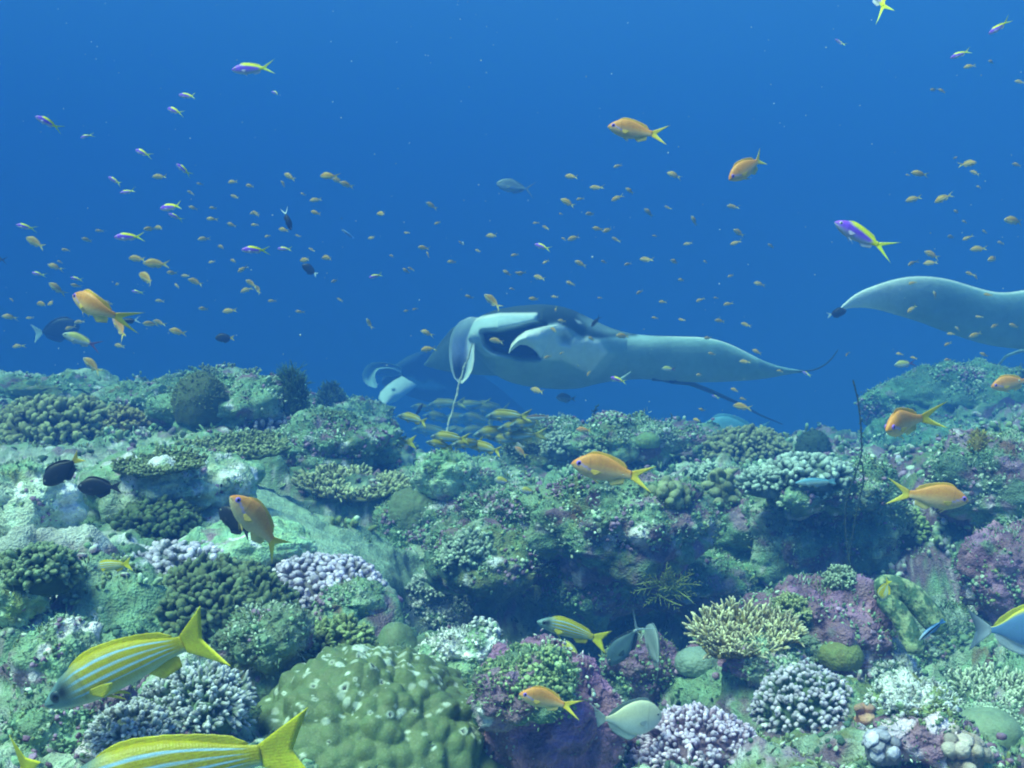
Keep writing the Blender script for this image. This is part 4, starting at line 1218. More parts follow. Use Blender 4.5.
def manta_far():
    DSCALE[0] = 1.0
    D = 9.6      # metres away: the water has nearly swallowed it
    org = np.array(P(430, 390, D))
    root = thing('manta_ray', 'hazy darker manta ray behind and below, its pale head fins spread', 'manta ray', Vector(org), 'manta rays')
    def colour(px, py, front, half, u):
        C = np.tile((.085, .125, .15), (len(px), 1))  # body lightened towards the water's colour: extra haze painted in
        C = lay(C, inpoly(px, py, [(400,385),(404,377),(412,376),(418,381),(424,383.5),(430,380.5),(438,383),(446,388),(436,390),(424,389),(412,387)], 2), (.62, .72, .74))
        C = lay(C, sstep(.35, .1, half) * sstep(430, 470, px) * .6, (.14, .19, .21))
        return C
    g = Geo()
    loft(g, org, [(382,379),(388,371),(396,364),(408,356),(424,350),(442,352),(460,361),(480,374),(500,388),(516,402),(530,415),(540,421)],
         [(382,384),(388,388),(396,392),(410,397),(425,401),(442,405),(460,410),(480,414),(500,418),(516,420),(530,422),(540,422)],
         [10.7, 11.6, 13.0, 14.5, 16.0], [.12, .3, .3, .16, .06, .015], colour, 160, 70, .6)
    obj('body', g.mesh('manta_body_far'), M_MANTA, root)
    def pale(px, py, s, u, front):
        C = np.tile((.93, .96, .96), (len(px), 1))
        return lay(C, inpoly(px, py, [(391.5,388.5),(395,388),(396,391),(392,391.5)], .8), (.05, .08, .09))
    g = Geo()
    sheet(g, org, [(402,376),(394,380),(386,386),(380,392),(378,398),(380,402),(384,403)], [(417,385),(412,390),(406,394.5),(400,399),(395,402),(390,403.5),(385.5,403.8)], [10.2, 9.9, 9.7], [-.05, -.12, -.05], pale, 50, 20, .015)
    f = obj('cephalic_fin', g.mesh('cephalic_fin_far_white'), M_MANTA, root); f['label'] = 'white paddle-like head fin with a dark spot'
    def hook(px, py, s, u, front):
        C = np.tile((.45, .58, .66), (len(px), 1))
        C = lay(C, sstep(.7, .92, np.abs(s)), (.62, .72, .78))
        return C
    g = Geo()
    sheet(g, org, [(402,368),(394,364),(384,362),(372,362.5),(366,366),(362,374),(363,381),(368,386),(375,388)], [(401,373),(394,369),(386,368),(379,369),(376,372),(375,376),(376,381),(377.5,385),(377,388)], [10.5, 10.4, 10.3, 10.2], [.03, .10, .12, .05], hook, 60, 20, .014)
    f = obj('cephalic_fin', g.mesh('cephalic_fin_far_hook'), M_MANTA, root); f['label'] = 'hooked bluish head fin'
    def inner(px, py, s, u, front):
        return lay(np.tile((.40, .55, .62), (len(px), 1)), sstep(.8, .95, np.abs(s)), (.7, .78, .8))
    g = Geo()
    sheet(g, org, [(377,371.5),(384,368.5),(392,368),(399,370.5),(402,373.5)], [(377,375),(384,377),(392,376.5),(398,375),(402,374.5)], [10.4, 10.45, 10.5], [.04, .06, .02], inner, 40, 16, .01)
    obj('mouth_lip', g.mesh('mouth_lip_far'), M_MANTA, root)
manta_far()
# ------------------------------------------------------------------ fish
M_FISH = skin('fish_skin', 0.42, 0.4, 8, 60, 300, 0.16, 0.13, 0.015, 0.008, scales=85.0)
M_EYE = skin('fish_eye', 0.15, 0.5, 8, 60, 300, 0.0, 0.0, 0.0)
SST = np.array([0, .03, .08, .16, .28, .42, .56, .70, .84, .94, 1.0])
SP_ = {
 # upper and lower outline, half width, tail spread, forkedness, length of body in total length
 'anthias': dict(up=[.004,.040,.075,.118,.160,.175,.165,.132,.083,.055,.048], lo=[.004,.026,.052,.085,.118,.135,.130,.102,.064,.048,.044], w=[.004,.024,.042,.058,.068,.068,.058,.043,.026,.015,.010], tail=.15, fork=.72, body=.74, dors=(.22,.90,.060), anal=(.62,.88,.055), pect=.17, pelv=.13),
 'slim':    dict(up=[.004,.034,.062,.092,.120,.130,.122,.098,.062,.042,.036], lo=[.004,.026,.050,.078,.100,.110,.102,.080,.050,.036,.033], w=[.004,.024,.042,.055,.062,.062,.052,.038,.024,.014,.009], tail=.155, fork=.8, body=.72, dors=(.25,.90,.045), anal=(.62,.88,.045), pect=.15, pelv=.10),
 'snapper': dict(up=[.004,.024,.052,.090,.126,.134,.124,.100,.068,.048,.042], lo=[.004,.026,.046,.068,.088,.096,.092,.078,.054,.042,.039], w=[.004,.028,.046,.062,.072,.072,.062,.047,.028,.016,.011], tail=.145, fork=.42, body=.79, dors=(.24,.93,.045), anal=(.66,.90,.055), pect=.17, pelv=.12),
 'oval':    dict(up=[.004,.050,.100,.150,.195,.215,.200,.160,.095,.055,.045], lo=[.004,.045,.090,.135,.175,.195,.185,.145,.085,.050,.042], w=[.004,.030,.050,.066,.074,.072,.060,.044,.026,.014,.010], tail=.13, fork=.45, body=.78, dors=(.20,.94,.075), anal=(.50,.93,.075), pect=.17, pelv=.12),
 'surgeon': dict(up=[.004,.060,.115,.170,.215,.230,.212,.165,.085,.040,.032], lo=[.004,.050,.100,.155,.200,.215,.200,.150,.075,.038,.030], w=[.004,.030,.048,.060,.066,.064,.054,.040,.022,.012,.010], tail=.19, fork=.35, body=.79, dors=(.18,.94,.070), anal=(.42,.93,.065), pect=.18, pelv=.08),
 'wrasse':  dict(up=[.003,.022,.042,.066,.088,.095,.090,.076,.056,.044,.040], lo=[.003,.020,.040,.062,.082,.090,.086,.072,.052,.042,.039], w=[.003,.020,.034,.046,.054,.054,.048,.036,.024,.014,.010], tail=.075, fork=.15, body=.84, dors=(.28,.94,.040), anal=(.52,.94,.035), pect=.13, pelv=.05),
 'jack':    dict(up=[.004,.044,.080,.122,.160,.168,.145,.098,.045,.022,.020], lo=[.004,.040,.074,.112,.150,.160,.138,.092,.042,.022,.020], w=[.004,.028,.046,.062,.070,.068,.056,.038,.020,.012,.010], tail=.21, fork=.85, body=.76, dors=(.35,.92,.045), anal=(.52,.92,.045), pect=.19, pelv=.07),
}
YEL = (.86, .74, .04)
def pal_orange(s, z, k):
    C = mixc((.82, .54, .28), (.82, .34, .08), sstep(-.4, .5, z))
    C = lay(C, sstep(.25, .0, s) * sstep(.1, .8, z) * .6, (.90, .28, .04))
    C = lay(C, sstep(-.5, -.95, z) * .6, (.80, .70, .42))
    line = sstep(.13, .05, np.abs(z - (.30 - 2.4 * (s - .10)))) * sstep(.06, .09, s) * sstep(.42, .34, s)
    return lay(C, line * .85, (.55, .40, .85))
def pal_amber(s, z, k):  # yellower young fish, and the water's loss of red put into the colour
    C = mixc((.74, .62, .28), (.64, .35, .04), sstep(-.5, .3, z))
    return lay(C, sstep(.2, .0, s) * .5, (.62, .66, .46))
def pal_violet(s, z, k):
    C = mixc((.52, .46, .86), (.28, .10, .95), sstep(-.8, .2, z))
    C = lay(C, sstep(.3, .05, s) * sstep(.2, .7, z), (.42, .10, .80))
    C = lay(C, sstep(-.35, -.9, z) * .7, (.55, .66, .62))
    C = lay(C, sstep(.45, .75, z + .5 * (s - .35)) * sstep(.22, .42, s), (.92, .88, .02))
    return lay(C, sstep(.80, .92, s), (.92, .88, .02))
def pal_snapper(s, z, k):
    C = mixc((.54, .58, .26), (.46, .40, .01), sstep(-.75, -.1, z))
    for z0, sl in ((.74, .10), (.40, .03), (.06, -.03), (-.30, -.12)):
        C = lay(C, sstep(.058, .030, np.abs(z - z0 - sl * (s - .5))) * sstep(.16, .26, s) * sstep(.97, .86, s) * .95, (.40, .66, .92))
    C = lay(C, sstep(.36, .14, s) * .88, (.14, .30, .38))
    C = lay(C, np.exp(-((s - .165) / .062) ** 2 - ((z - .35) / .55) ** 2) * 1.0, (.015, .02, .025))
    C = lay(C, sstep(-.6, -.9, z) * .7, (.55, .66, .60))
    return C
def pal_dark(s, z, k):
    return np.tile((.022, .024, .030), (len(s), 1))
def pal_powder(s, z, k):
    C = np.tile((.17, .34, .66), (len(s), 1))
    C = lay(C, sstep(.22, .16, s), (.03, .04, .06))
    C = lay(C, sstep(.80, .95, z), (.80, .72, .04))
    return lay(C, sstep(-.82, -.95, z), (.7, .78, .85))
def pal_slate(s, z, k):
    C = mixc((.12, .22, .26), (.07, .13, .17), sstep(-.4, .4, z))
    return lay(C, sstep(.90, .97, s), (.5, .6, .66))
def pal_pale(s, z, k):
    return mixc((.76, .82, .80), (.84, .83, .60), sstep(-.6, .5, z)) * (1 - .2 * sstep(.4, .0, s))[:, None]
def pal_fusilier(s, z, k):
    C = mixc((.62, .66, .70), (.66, .60, .12), sstep(-.3, .4, z))
    return lay(lay(C, sstep(.3, .1, s), (.40, .50, .46)), sstep(.88, .95, s), (.16, .08, .20))
def pal_grey(s, z, k):
    return mixc((.45, .52, .54), (.22, .28, .30), sstep(-.3, .5, z))
def pal_cleaner(s, z, k):
    C = mixc((.55, .68, .85), (.10, .30, .75), sstep(-.2, .9, s))
    return lay(C, sstep(.45, .25, np.abs(z - .1)), (.015, .02, .04))
def pal_brownwhite(s, z, k):
    return lay(np.tile((.75, .80, .80), (len(s), 1)), sstep(.0, .25, z), (.16, .09, .06))
def pal_blueparrot(s, z, k):
    return mixc((.55, .70, .66), (.16, .42, .60), sstep(-.4, .6, z))
PAL = {  # body palette, dorsal, anal and pelvic, tail base, tail tip, pectoral
 'orange': (pal_orange, (.82, .50, .08), (.80, .62, .22), (.86, .56, .05), (.84, .74, .10), (.84, .58, .12)),
 'amber': (pal_amber, (.56, .44, .10), (.60, .52, .24), (.62, .48, .10), (.62, .56, .16), (.6, .5, .16)),
 'violet': (pal_violet, (.90, .86, .03), (.60, .62, .70), (.92, .88, .02), (.70, .86, .10), (.6, .55, .8)),
 'snapper': (pal_snapper, (.66, .58, .02), (.74, .62, .03), (.72, .64, .02), (.80, .74, .03), (.70, .62, .05)),
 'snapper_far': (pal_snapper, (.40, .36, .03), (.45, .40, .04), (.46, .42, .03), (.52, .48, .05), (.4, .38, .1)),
 'dark': (pal_dark, (.02, .02, .025), (.02, .02, .025), (.03, .03, .03), (.03, .03, .03), (.03, .03, .035)),
 'dark_white': (pal_dark, (.02, .02, .025), (.02, .02, .025), (.55, .70, .74), (.72, .82, .82), (.03, .03, .035)),
 'dark_yellow': (pal_dark, (.02, .02, .025), (.02, .02, .025), (.50, .34, .03), (.78, .60, .05), (.03, .03, .035)),
 'powder': (pal_powder, (.82, .74, .04), (.72, .80, .86), (.74, .82, .88), (.10, .16, .26), (.75, .70, .1)),
 'slate': (pal_slate, (.03, .05, .08), (.03, .05, .08), (.45, .55, .60), (.40, .55, .66), (.05, .1, .12)),
 'pale': (pal_pale, (.20, .26, .26), (.45, .54, .54), (.55, .62, .56), (.50, .60, .60), (.55, .6, .55)),
 'fusilier': (pal_fusilier, (.5, .46, .16), (.4, .4, .4), (.16, .08, .20), (.12, .06, .16), (.5, .5, .4)),
 'grey': (pal_grey, (.18, .24, .26), (.24, .3, .32), (.24, .3, .32), (.2, .26, .28), (.3, .36, .38)),
 'cleaner': (pal_cleaner, (.05, .16, .5), (.05, .16, .5), (.08, .25, .75), (.10, .30, .8), (.2, .35, .6)),
 'brownwhite': (pal_brownwhite, (.16, .09, .06), (.7, .74, .74), (.3, .2, .16), (.5, .45, .4), (.5, .5, .48)),
 'parrot': (pal_blueparrot, (.15, .40, .58), (.4, .55, .55), (.18, .42, .56), (.2, .45, .6), (.3, .5, .55)),
 'greenish': (pal_fusilier, (.4, .44, .16), (.34, .4, .3), (.3, .36, .2), (.3, .36, .2), (.4, .44, .3)),
}
def fish_parts(shape, pal, hi=True, bend=0.0, seed=0, fan=1.0):
    """returns {part name: [Geo, ...]} in units of the fish's length; head towards +X, up +Z"""
    S = SP_[shape]
    pf, c_d, c_a, c_t0, c_t1, c_p = PAL[pal]
    dim = .75 if pal == 'snapper_far' else 1.0  # far school's dimming by haze put into its colours, fins likewise
    ns, nt = ((110, 110) if shape == 'snapper' else (64, 36)) if hi else (15, 10)
    s = np.linspace(0, 1, ns) ** (1.35 if hi else 1.2)
    up, lo, w = (np.interp(s, SST, S[k]) for k in ('up', 'lo', 'w'))
    if hi:
        ker = np.array([.25, .5, .25])
        for _ in range(2):
            for a in (up, lo, w):
                a[1:-1] = np.convolve(a, ker, 'valid')
    bl = S['body']
    th = np.linspace(0, 2 * math.pi, nt, endpoint=False)
    c, sn = np.cos(th), np.sin(th)
    zz = np.where(c[None] > 0, up[:, None] * c[None], lo[:, None] * c[None])
    yy = w[:, None] * np.sign(sn)[None] * np.abs(sn)[None] ** .85
    xx = np.repeat((.5 - s * bl)[:, None], nt, 1)
    V = np.stack([xx, yy, zz], -1).reshape(-1, 3)
    i = np.arange(ns * nt).reshape(ns, nt); j = np.roll(i, -1, 1)
    f = np.stack([i[:-1], j[:-1], j[1:], i[1:]], -1).reshape(-1, 4)
    C = pf(np.repeat(s, nt), np.tile(c, ns), None) * dim
    n0 = len(V)
    V = np.concatenate([V, [V[:nt].mean(0)], [V[-nt:].mean(0)]]); C = np.concatenate([C, C[:1], C[-1:]])
    t = np.concatenate([np.stack([j[0], i[0], np.full(nt, n0)], -1), np.stack([i[-1], j[-1], np.full(nt, n0 + 1)], -1)])
    if hi:   # mouth cleft and gill cover
        sv = np.append(np.repeat(s, nt), [0, 1]); cv = np.append(np.tile(c, ns), [0, 0])
        m = sstep(.16, .06, np.abs(cv + .25)) * sstep(.085, .06, sv) * (np.abs(V[:, 1]) > 0)
        C = C * (1 - .55 * m[:, None])
        V[:, 1] *= 1 - .12 * m
        gl = sstep(.018, .0, np.abs(sv - .30 + .05 * cv * cv)) * sstep(.85, .6, np.abs(cv))
        C = C * (1 - .22 * gl[:, None])
    out = {'body': [Geo().add(V, [f, t], C)]}
    def upat(x): return np.interp((.5 - x) / bl, SST, S['up'])
    def loat(x): return np.interp((.5 - x) / bl, SST, S['lo'])
    def wat(x): return np.interp((.5 - x) / bl, SST, S['w'])
    na, nc = (26, 6) if hi else (7, 2)
    def fin(B, T, c0, c1, thick=.0035, rays=26):
        """B, T: (n,3) base and tip points"""
        q = np.linspace(0, 1, nc)[None, :, None]
        G0 = B[:, None] * (1 - q) + T[:, None] * q
        tx = np.gradient(G0, axis=0); tz = (T - B)[:, None] + 0 * G0
        nn = norm(np.cross(tx, tz) + 1e-9)
        h = thick * (1 - .8 * q) * np.minimum(1, 6 * np.minimum(np.linspace(0, 1, na), np.linspace(1, 0, na)) + .25)[:, None, None]
        Vf = np.concatenate([(G0 + nn * h).reshape(-1, 3), (G0 - nn * h).reshape(-1, 3)])
        Cf = mixc(c0, c1, np.repeat(q[:, :, 0], na, 0).ravel())
        if hi:
            Cf = Cf * (1 + .16 * np.sin(np.repeat(np.linspace(0, rays * 2 * math.pi, na), nc)))[:, None]
        k = np.arange(na * nc).reshape(na, nc)
        ff = np.stack([k[:-1, :-1], k[1:, :-1], k[1:, 1:], k[:-1, 1:]], -1).reshape(-1, 4)
        e = np.concatenate([k[:, 0], k[-1, 1:], k[:-1, -1][::-1], k[0, 1:-1][::-1]])
        ee = np.roll(e, -1)
        g = Geo().add(Vf, [ff, ff[:, ::-1] + na * nc, np.stack([ee, e, e + na * nc, ee + na * nc], -1)], np.concatenate([Cf, Cf]))
        return g
    u = np.linspace(0, 1, na)
    # dorsal: spiny front, soft rear
    a0, a1, hh = S['dors']
    x = .5 - bl * (a0 + (a1 - a0) * u)
    h = hh * (.6 if hi else .8) * fan * np.minimum(1, 5.5 * u + .15) * (1 - .25 * np.sin(u * math.pi * 1.1) ** 2) * np.minimum(1, (1 - u) * 7 + .12)
    if hi: h = h * (1 + .05 * np.sin(u * 60))
    B = np.stack([x, 0 * x, upat(x) * .93], -1); T = np.stack([x - .35 * h - .02 * u, 0 * x, upat(x) + h], -1)
    out['dorsal_fin'] = [fin(B, T, c_d, c_d)]
    a0, a1, hh = S['anal']
    x = .5 - bl * (a0 + (a1 - a0) * u)
    h = hh * fan * np.minimum(1, 6 * u + .2) * np.minimum(1, (1 - u) * 5 + .1)
    B = np.stack([x, 0 * x, -loat(x) * .93], -1); T = np.stack([x - .5 * h - .02, 0 * x, -loat(x) - h], -1)
    out['anal_fin'] = [fin(B, T, c_a, c_a)]
    # tail
    v = np.linspace(-1, 1, na)
    xb = .5 - bl * .985
    hb = .5 * (S['up'][-1] + S['lo'][-1])
    tl = 1 - bl
    xt = -.5 + tl * S['fork'] * (1 - np.abs(v) ** 1.15)
    B = np.stack([np.full(na, xb), 0 * v, hb * v * .95], -1); T = np.stack([xt, 0 * v, S['tail'] * v * (1 + .12 * np.abs(v))], -1)
    out['tail_fin'] = [fin(B, T, c_t0, c_t1, .004)]
    # paired fins
    out['pectoral_fin'], out['pelvic_fin'], out['eye'] = [], [], []
    for sd_ in (-1, 1):
        x0 = .5 - bl * .31
        pl = S['pect']
        Bz = np.linspace(-.015, -.045, na) 
        B = np.stack([np.full(na, x0) - .01 * u, np.full(na, sd_ * wat(x0) * .92), Bz], -1)
        sp = np.linspace(-.05, -.75, na)
        r = pl * .85 * (1 - .55 * u) * np.minimum(1, u * 5 + .55)
        T = B + np.stack([-r * np.cos(sp), sd_ * r * .22 * np.ones(na), r * np.sin(sp) * .8], -1)
        out['pectoral_fin'].append(fin(B, T, c_p, c_p, .0025, 12))
        x1 = .5 - bl * .36
        B = np.stack([x1 - .03 * u, np.full(na, sd_ * .018), np.full(na, -loat(x1) * .93)], -1)
        r = S['pelv'] * (1 - .55 * u)
        T = B + np.stack([-r * .85, np.full(na, sd_ * .03), -r * .5], -1)
        out['pelvic_fin'].append(fin(B, T, c_a, c_a, .0028, 8))
        xe = .5 - bl * .115
        ze = .32 * upat(xe)
        R0 = {'snapper': .030, 'wrasse': .012, 'surgeon': .02, 'anthias': .033, 'slim': .027}.get(shape, .024)
        D, ef, et = sphere_grid(18 if hi else 8, 10 if hi else 5)
        D2 = D[:, [0, 2, 1]] * np.array([1, sd_, 1])
        ye = wat(xe) * .90
        Ve = np.array([xe, sd_ * ye, ze]) + D2 * R0 * np.array([1, .42, 1])
        rr = np.hypot(D2[:, 0], D2[:, 2])
        ring = {'orange': (.40, .22, .92), 'violet': (.72, .76, .92), 'snapper': (.06, .09, .11)}.get(pal, (.45, .48, .46))
        Ce = mixc(ring, (.008, .008, .012), sstep(.66, .54, rr) * (D2[:, 1] * sd_ > 0))
        if sd_ > 0: pass
        out['eye'].append(Geo().add(Ve, [ef, et], Ce))
    if bend:
        for gl_ in out.values():
            for g in gl_:
                for A in g.V:
                    k = np.maximum(.18 - A[:, 0], 0)
                    A[:, 1] += bend * k ** 2 * 1.6
                    A[:, 1] -= bend * np.maximum(A[:, 0] - .3, 0) ** 2 * .8
    return out

FISH_DATA = {}
def fish_mesh(shape, pal, variant):
    key = (shape, pal, variant)
    if key not in FISH_DATA:
        parts = fish_parts(shape, pal, False, (-.55, 0, .55)[variant % 3], variant, (1, .6)[variant // 3])
        g = Geo()
        for k, gl_ in parts.items():
            for q in gl_:
                if k == 'pectoral_fin' and variant >= 3: continue
                g.V += q.V; g.C += q.C; g.F += [f + g.n for f in q.F]; g.n += q.n
        FISH_DATA[key] = g.mesh('small_' + pal + '_fish')
        FISH_DATA[key].materials.append(M_FISH)
    return FISH_DATA[key]

DSCALE[0] = 1.0
def fish_matrix(px, py, d, ln, ang, yaw, roll=0.0):
    a, y = R(ang), R(yaw)
    L = ln * d / F_PX / max(math.cos(y), .35)
    ex = Vector((math.cos(a) * math.cos(y), math.sin(y), math.sin(a) * math.cos(y))).normalized()
    up = Vector((0, 0, 1)) if abs(ex.z) < .92 else Vector((math.copysign(1, ex.x) * -ex.z, 0, .3))
    ey = up.cross(ex).normalized()
    ez = ex.cross(ey)
    m = Matrix((ex, ey, ez)).transposed().to_4x4()
    m = m @ Matrix.Rotation(R(roll), 4, 'X')
    return Matrix.Translation(P(px, py, d)) @ m @ Matrix.Scale(L, 4)

def clear_depth(px, py, r, d, f=.9):
    """keeps a fish in front of the reef"""
    iy, ix, k = int(py / 4), int(px / 4) + 40, max(1, int(r / 4))
    w = DEPTH[max(iy - k, 0):iy + k + 1, max(ix - k, 0):ix + k + 1]
    return min(d, float(w.min()) * f) if w.size else d

def big_fish(name, label, cat, shape, pal, px, py, ln, ang, yaw=0, size=.1, bend=.2, d=None, group=None, roll=0, fan=1.0, seed=0, fins=('dorsal_fin', 'anal_fin', 'tail_fin', 'pectoral_fin', 'pelvic_fin', 'eye')):
    if d is None:
        d = clear_depth(px, py, ln * .55, F_PX * size / ln * max(math.cos(R(yaw)), .35))
    parts = fish_parts(shape, pal, True, bend, seed, fan)
    o = obj(name, parts['body'][0].mesh(name), M_FISH)
    o.matrix_world = fish_matrix(px, py, d, ln, ang, yaw, roll)
    tag(o, label, cat, group)
    for k in fins:
        for g in parts[k]:
            obj(k, g.mesh(k), M_EYE if k == 'eye' else M_FISH, o)
    return o

AG = 'orange anthias close to the camera'
big_fish('anthias', 'large orange anthias with violet eye hovering over the mid-reef ledge', 'fish', 'anthias', 'orange', 611, 471, 82, 169, -8, .1, .25, group=AG, fan=1.1)
big_fish('anthias', 'orange anthias tilted steeply with its tail down near white knobs', 'fish', 'anthias', 'orange', 260, 527, 84, 128, -22, .1, -.3, group=AG)
big_fish('anthias', 'orange anthias swimming the opposite way before the green crusted rock', 'fish', 'anthias', 'orange', 930, 497, 80, -7, 4, .1, .2, group=AG)
big_fish('anthias', 'round-looking orange anthias turning towards the camera by the bommie', 'fish', 'anthias', 'orange', 903, 422, 54, 194, -50, .1, .5, group=AG)
big_fish('anthias', 'orange anthias cut by the frame edge above the bommie', 'fish', 'anthias', 'orange', 1013, 383, 48, 190, -10, .1, .1, group=AG)
big_fish('anthias', 'blurred deep orange anthias in front of the magenta boulder', 'fish', 'anthias', 'orange', 548, 700, 60, 165, -15, .085, .4, group=AG)
big_fish('anthias', 'plump orange anthias alone in open water above the manta', 'fish', 'anthias', 'orange', 637, 132, 60, 171, -6, .1, .25, group=AG)
big_fish('anthias', 'orange anthias with head low and tail raised in open water', 'fish', 'anthias', 'orange', 750, 167, 54, 212, -18, .1, -.3, group=AG)
big_fish('anthias', 'golden anthias swimming off with a wide forked tail at left', 'fish', 'anthias', 'orange', 95, 309, 62, 153, 28, .1, -.6, group=AG, fan=1.3)
big_fish('anthias', 'yellowish anthias just under the tail of the golden anthias', 'fish', 'anthias', 'orange', 121, 328, 32, 130, 20, .09, .3, group=AG)
VG = 'violet and yellow anthias'
big_fish('anthias', 'large violet anthias with bright yellow back and tail, above the cropped manta', 'fish', 'slim', 'violet', 864, 238, 68, 153, -4, .1, .15, group=VG)
big_fish('anthias', 'violet anthias with yellow tail, alone near the top left', 'fish', 'slim', 'violet', 254, 69, 44, 184, -5, .1, .2, group=VG)
big_fish('anthias', 'violet and yellow anthias cut by the top edge, tail hanging down', 'fish', 'slim', 'violet', 880, -4, 62, 110, 18, .1, .4, group=VG)
SG = 'blue-striped yellow snappers near the camera'
big_fish('snapper', 'big yellow snapper with blue stripes nosing down over the reef', 'fish', 'snapper', 'snapper', 137, 660, 200, 206, -6, .24, .58, d=1.02, group=SG)
big_fish('snapper', 'blue-striped yellow snapper cropped by the bottom edge, its tail over boulder coral', 'fish', 'snapper', 'snapper', 185, 768, 258, 190, -10, .24, .15, d=.90, group=SG)
big_fish('snapper', 'yellow tail of a snapper poking up at the bottom left corner', 'fish', 'snapper', 'snapper', 20, 800, 140, 246, 10, .2, .2, d=.92, group=SG)
big_fish('snapper', 'silvery yellow striped snapper in front of the dark hole', 'fish', 'snapper', 'snapper', 572, 631, 74, 163, -8, .16, .15, d=1.62, group=SG)
big_fish('snapper', 'pale yellow striped snapper beside the lilac ridge', 'fish', 'snapper', 'snapper', 394, 442, 46, 180, 0, .18, .1, d=3.3, group=SG)
big_fish('snapper', 'half-hidden yellow snapper tucked behind the lilac knobs', 'fish', 'snapper', 'snapper', 113, 566, 46, 190, 12, .1, .1, group=SG)
big_fish('damselfish', 'black damselfish with yellow tail, head down over the pale ledge', 'fish', 'oval', 'dark_yellow', 63, 470, 48, 218, -5, .1, .1)
big_fish('damselfish', 'all-black damselfish level above the felted mound', 'fish', 'oval', 'dark', 100, 487, 44, 180, -5, .1, .1)
big_fish('damselfish', 'black fish half hidden behind the tilted anthias', 'fish', 'oval', 'dark', 236, 522, 46, 150, 25, .1, .1)
big_fish('damselfish', 'small black fish with pale tail at the wing tip of the cropped manta', 'fish', 'oval', 'dark_white', 837, 313, 20, 14, 5, .08, .1, d=4.6)
big_fish('damselfish', 'dark fish diving nose down with a pale blue tail', 'fish', 'slim', 'dark_white', 287, 219, 23, -72, 10, .09, .4)
big_fish('damselfish', 'dark oval fish with white tail below the diving dark fish', 'fish', 'oval', 'dark_white', 310, 270, 19, 145, 0, .08, .1)
big_fish('damselfish', 'dark oval fish with yellow tail just above the crest', 'fish', 'oval', 'dark_yellow', 225, 338, 20, 180, 0, .08, .1)
big_fish('damselfish', 'dark fish with white tail beside the golden anthias', 'fish', 'slim', 'dark_white', 130, 321, 23, 188, 0, .08, .1)
big_fish('surgeonfish', 'hazy dark surgeonfish with pale tail behind the golden anthias', 'fish', 'surgeon', 'dark_white', 56, 330, 46, 10, 10, .3, .1)
big_fish('fusilier', 'yellow-sided fish with dark purple tail over the far reef', 'fish', 'slim', 'fusilier', 83, 341, 42, 161, -5, .14, .15)
big_fish('surgeonfish', 'blue surgeonfish with yellow back fin at the frame edge', 'fish', 'surgeon', 'powder', 1020, 629, 98, 2, 10, .16, .15, d=1.4)
big_fish('surgeonfish', 'slate surgeonfish with two-tone tail heading down into the hole', 'fish', 'jack', 'slate', 627, 641, 62, 234, 6, .14, .2, d=1.55)
big_fish('surgeonfish', 'pale cream fish with grey tail facing the lilac knob carpet', 'fish', 'surgeon', 'pale', 628, 719, 72, -4, 24, .1, .2, d=1.22)
big_fish('damselfish', 'dull green fish hiding under the silvery striped snapper', 'fish', 'oval', 'greenish', 571, 652, 30, 160, 35, .08, .2, d=1.7)
big_fish('surgeonfish', 'thin pale blue fish seen edge-on beside the slate surgeonfish', 'fish', 'surgeon', 'grey', 657, 650, 28, 118, 68, .1, .2, d=1.55)
big_fish('cleaner_wrasse', 'slim bright blue cleaner fish under the mottled soft coral', 'fish', 'wrasse', 'cleaner', 931, 630, 32, 222, 0, .07, .15, d=1.55)
big_fish('wrasse', 'pale blue wrasse with white belly over the white-patched ledge', 'fish', 'wrasse', 'parrot', 815, 482, 40, 183, 0, .13, .1)
big_fish('wrasse', 'brown-backed white wrasse resting above the pale-capped crest rock', 'fish', 'wrasse', 'brownwhite', 537, 417, 24, 183, 0, .12, .1)
big_fish('damselfish', 'yellow fish showing only its tail above the mottled soft coral', 'fish', 'oval', 'snapper', 885, 590, 26, 255, 20, .06, .1)
big_fish('jack', 'hazy blue-grey jack in open water above the manta', 'fish', 'jack', 'grey', 516, 187, 40, 170, -6, .26, .1, d=6.6)
big_fish('parrotfish', 'hazy pale blue parrotfish back rising behind the domed brown bush', 'fish', 'oval', 'parrot', 734, 431, 70, 180, 0, .36, .1, d=5.4)
big_fish('parrotfish', 'hazy grey-green fish below the belly of the big manta', 'fish', 'oval', 'grey', 566, 398, 20, 175, 0, .2, .1, d=5.8)
big_fish('wrasse', 'dark slim fish among the yellow snapper school', 'fish', 'wrasse', 'dark', 514, 421, 22, 150, 0, .14, .1, d=4.6)
big_fish('wrasse', 'dark little fish tilted up by the near edge of the school', 'fish', 'wrasse', 'dark', 419, 410, 16, 60, 0, .1, .1, d=4.9)
big_fish('wrasse', 'white and yellow fish with dark tail under the cropped manta', 'fish', 'anthias', 'fusilier', 905, 364, 22, 188, 0, .08, .1)
big_fish('wrasse', 'white and yellow fish in front of the big manta\'s wing', 'fish', 'anthias', 'fusilier', 669, 369, 15, 178, 0, .07, .1, d=4.6)
big_fish('surgeonfish', 'dark little fish with forked tail on the big manta\'s shoulder', 'fish', 'slim', 'dark', 596, 321, 15, 230, 0, .09, .2, d=4.7)
big_fish('damselfish', 'small grey fish with yellow rear beside the buttress', 'fish', 'oval', 'greenish', 503, 481, 18, 170, 0, .06, .1)
big_fish('damselfish', 'second small grey fish with yellow rear, lower on the buttress', 'fish', 'oval', 'greenish', 528, 491, 17, 172, 0, .06, .1)
big_fish('anthias', 'small brown-orange anthias above the crest rock', 'fish', 'anthias', 'orange', 584, 430, 16, 178, 0, .07, .1)
big_fish('anthias', 'small orange anthias nosing up at the edge of the school', 'fish', 'anthias', 'orange', 521, 452, 16, 140, 0, .07, .1)
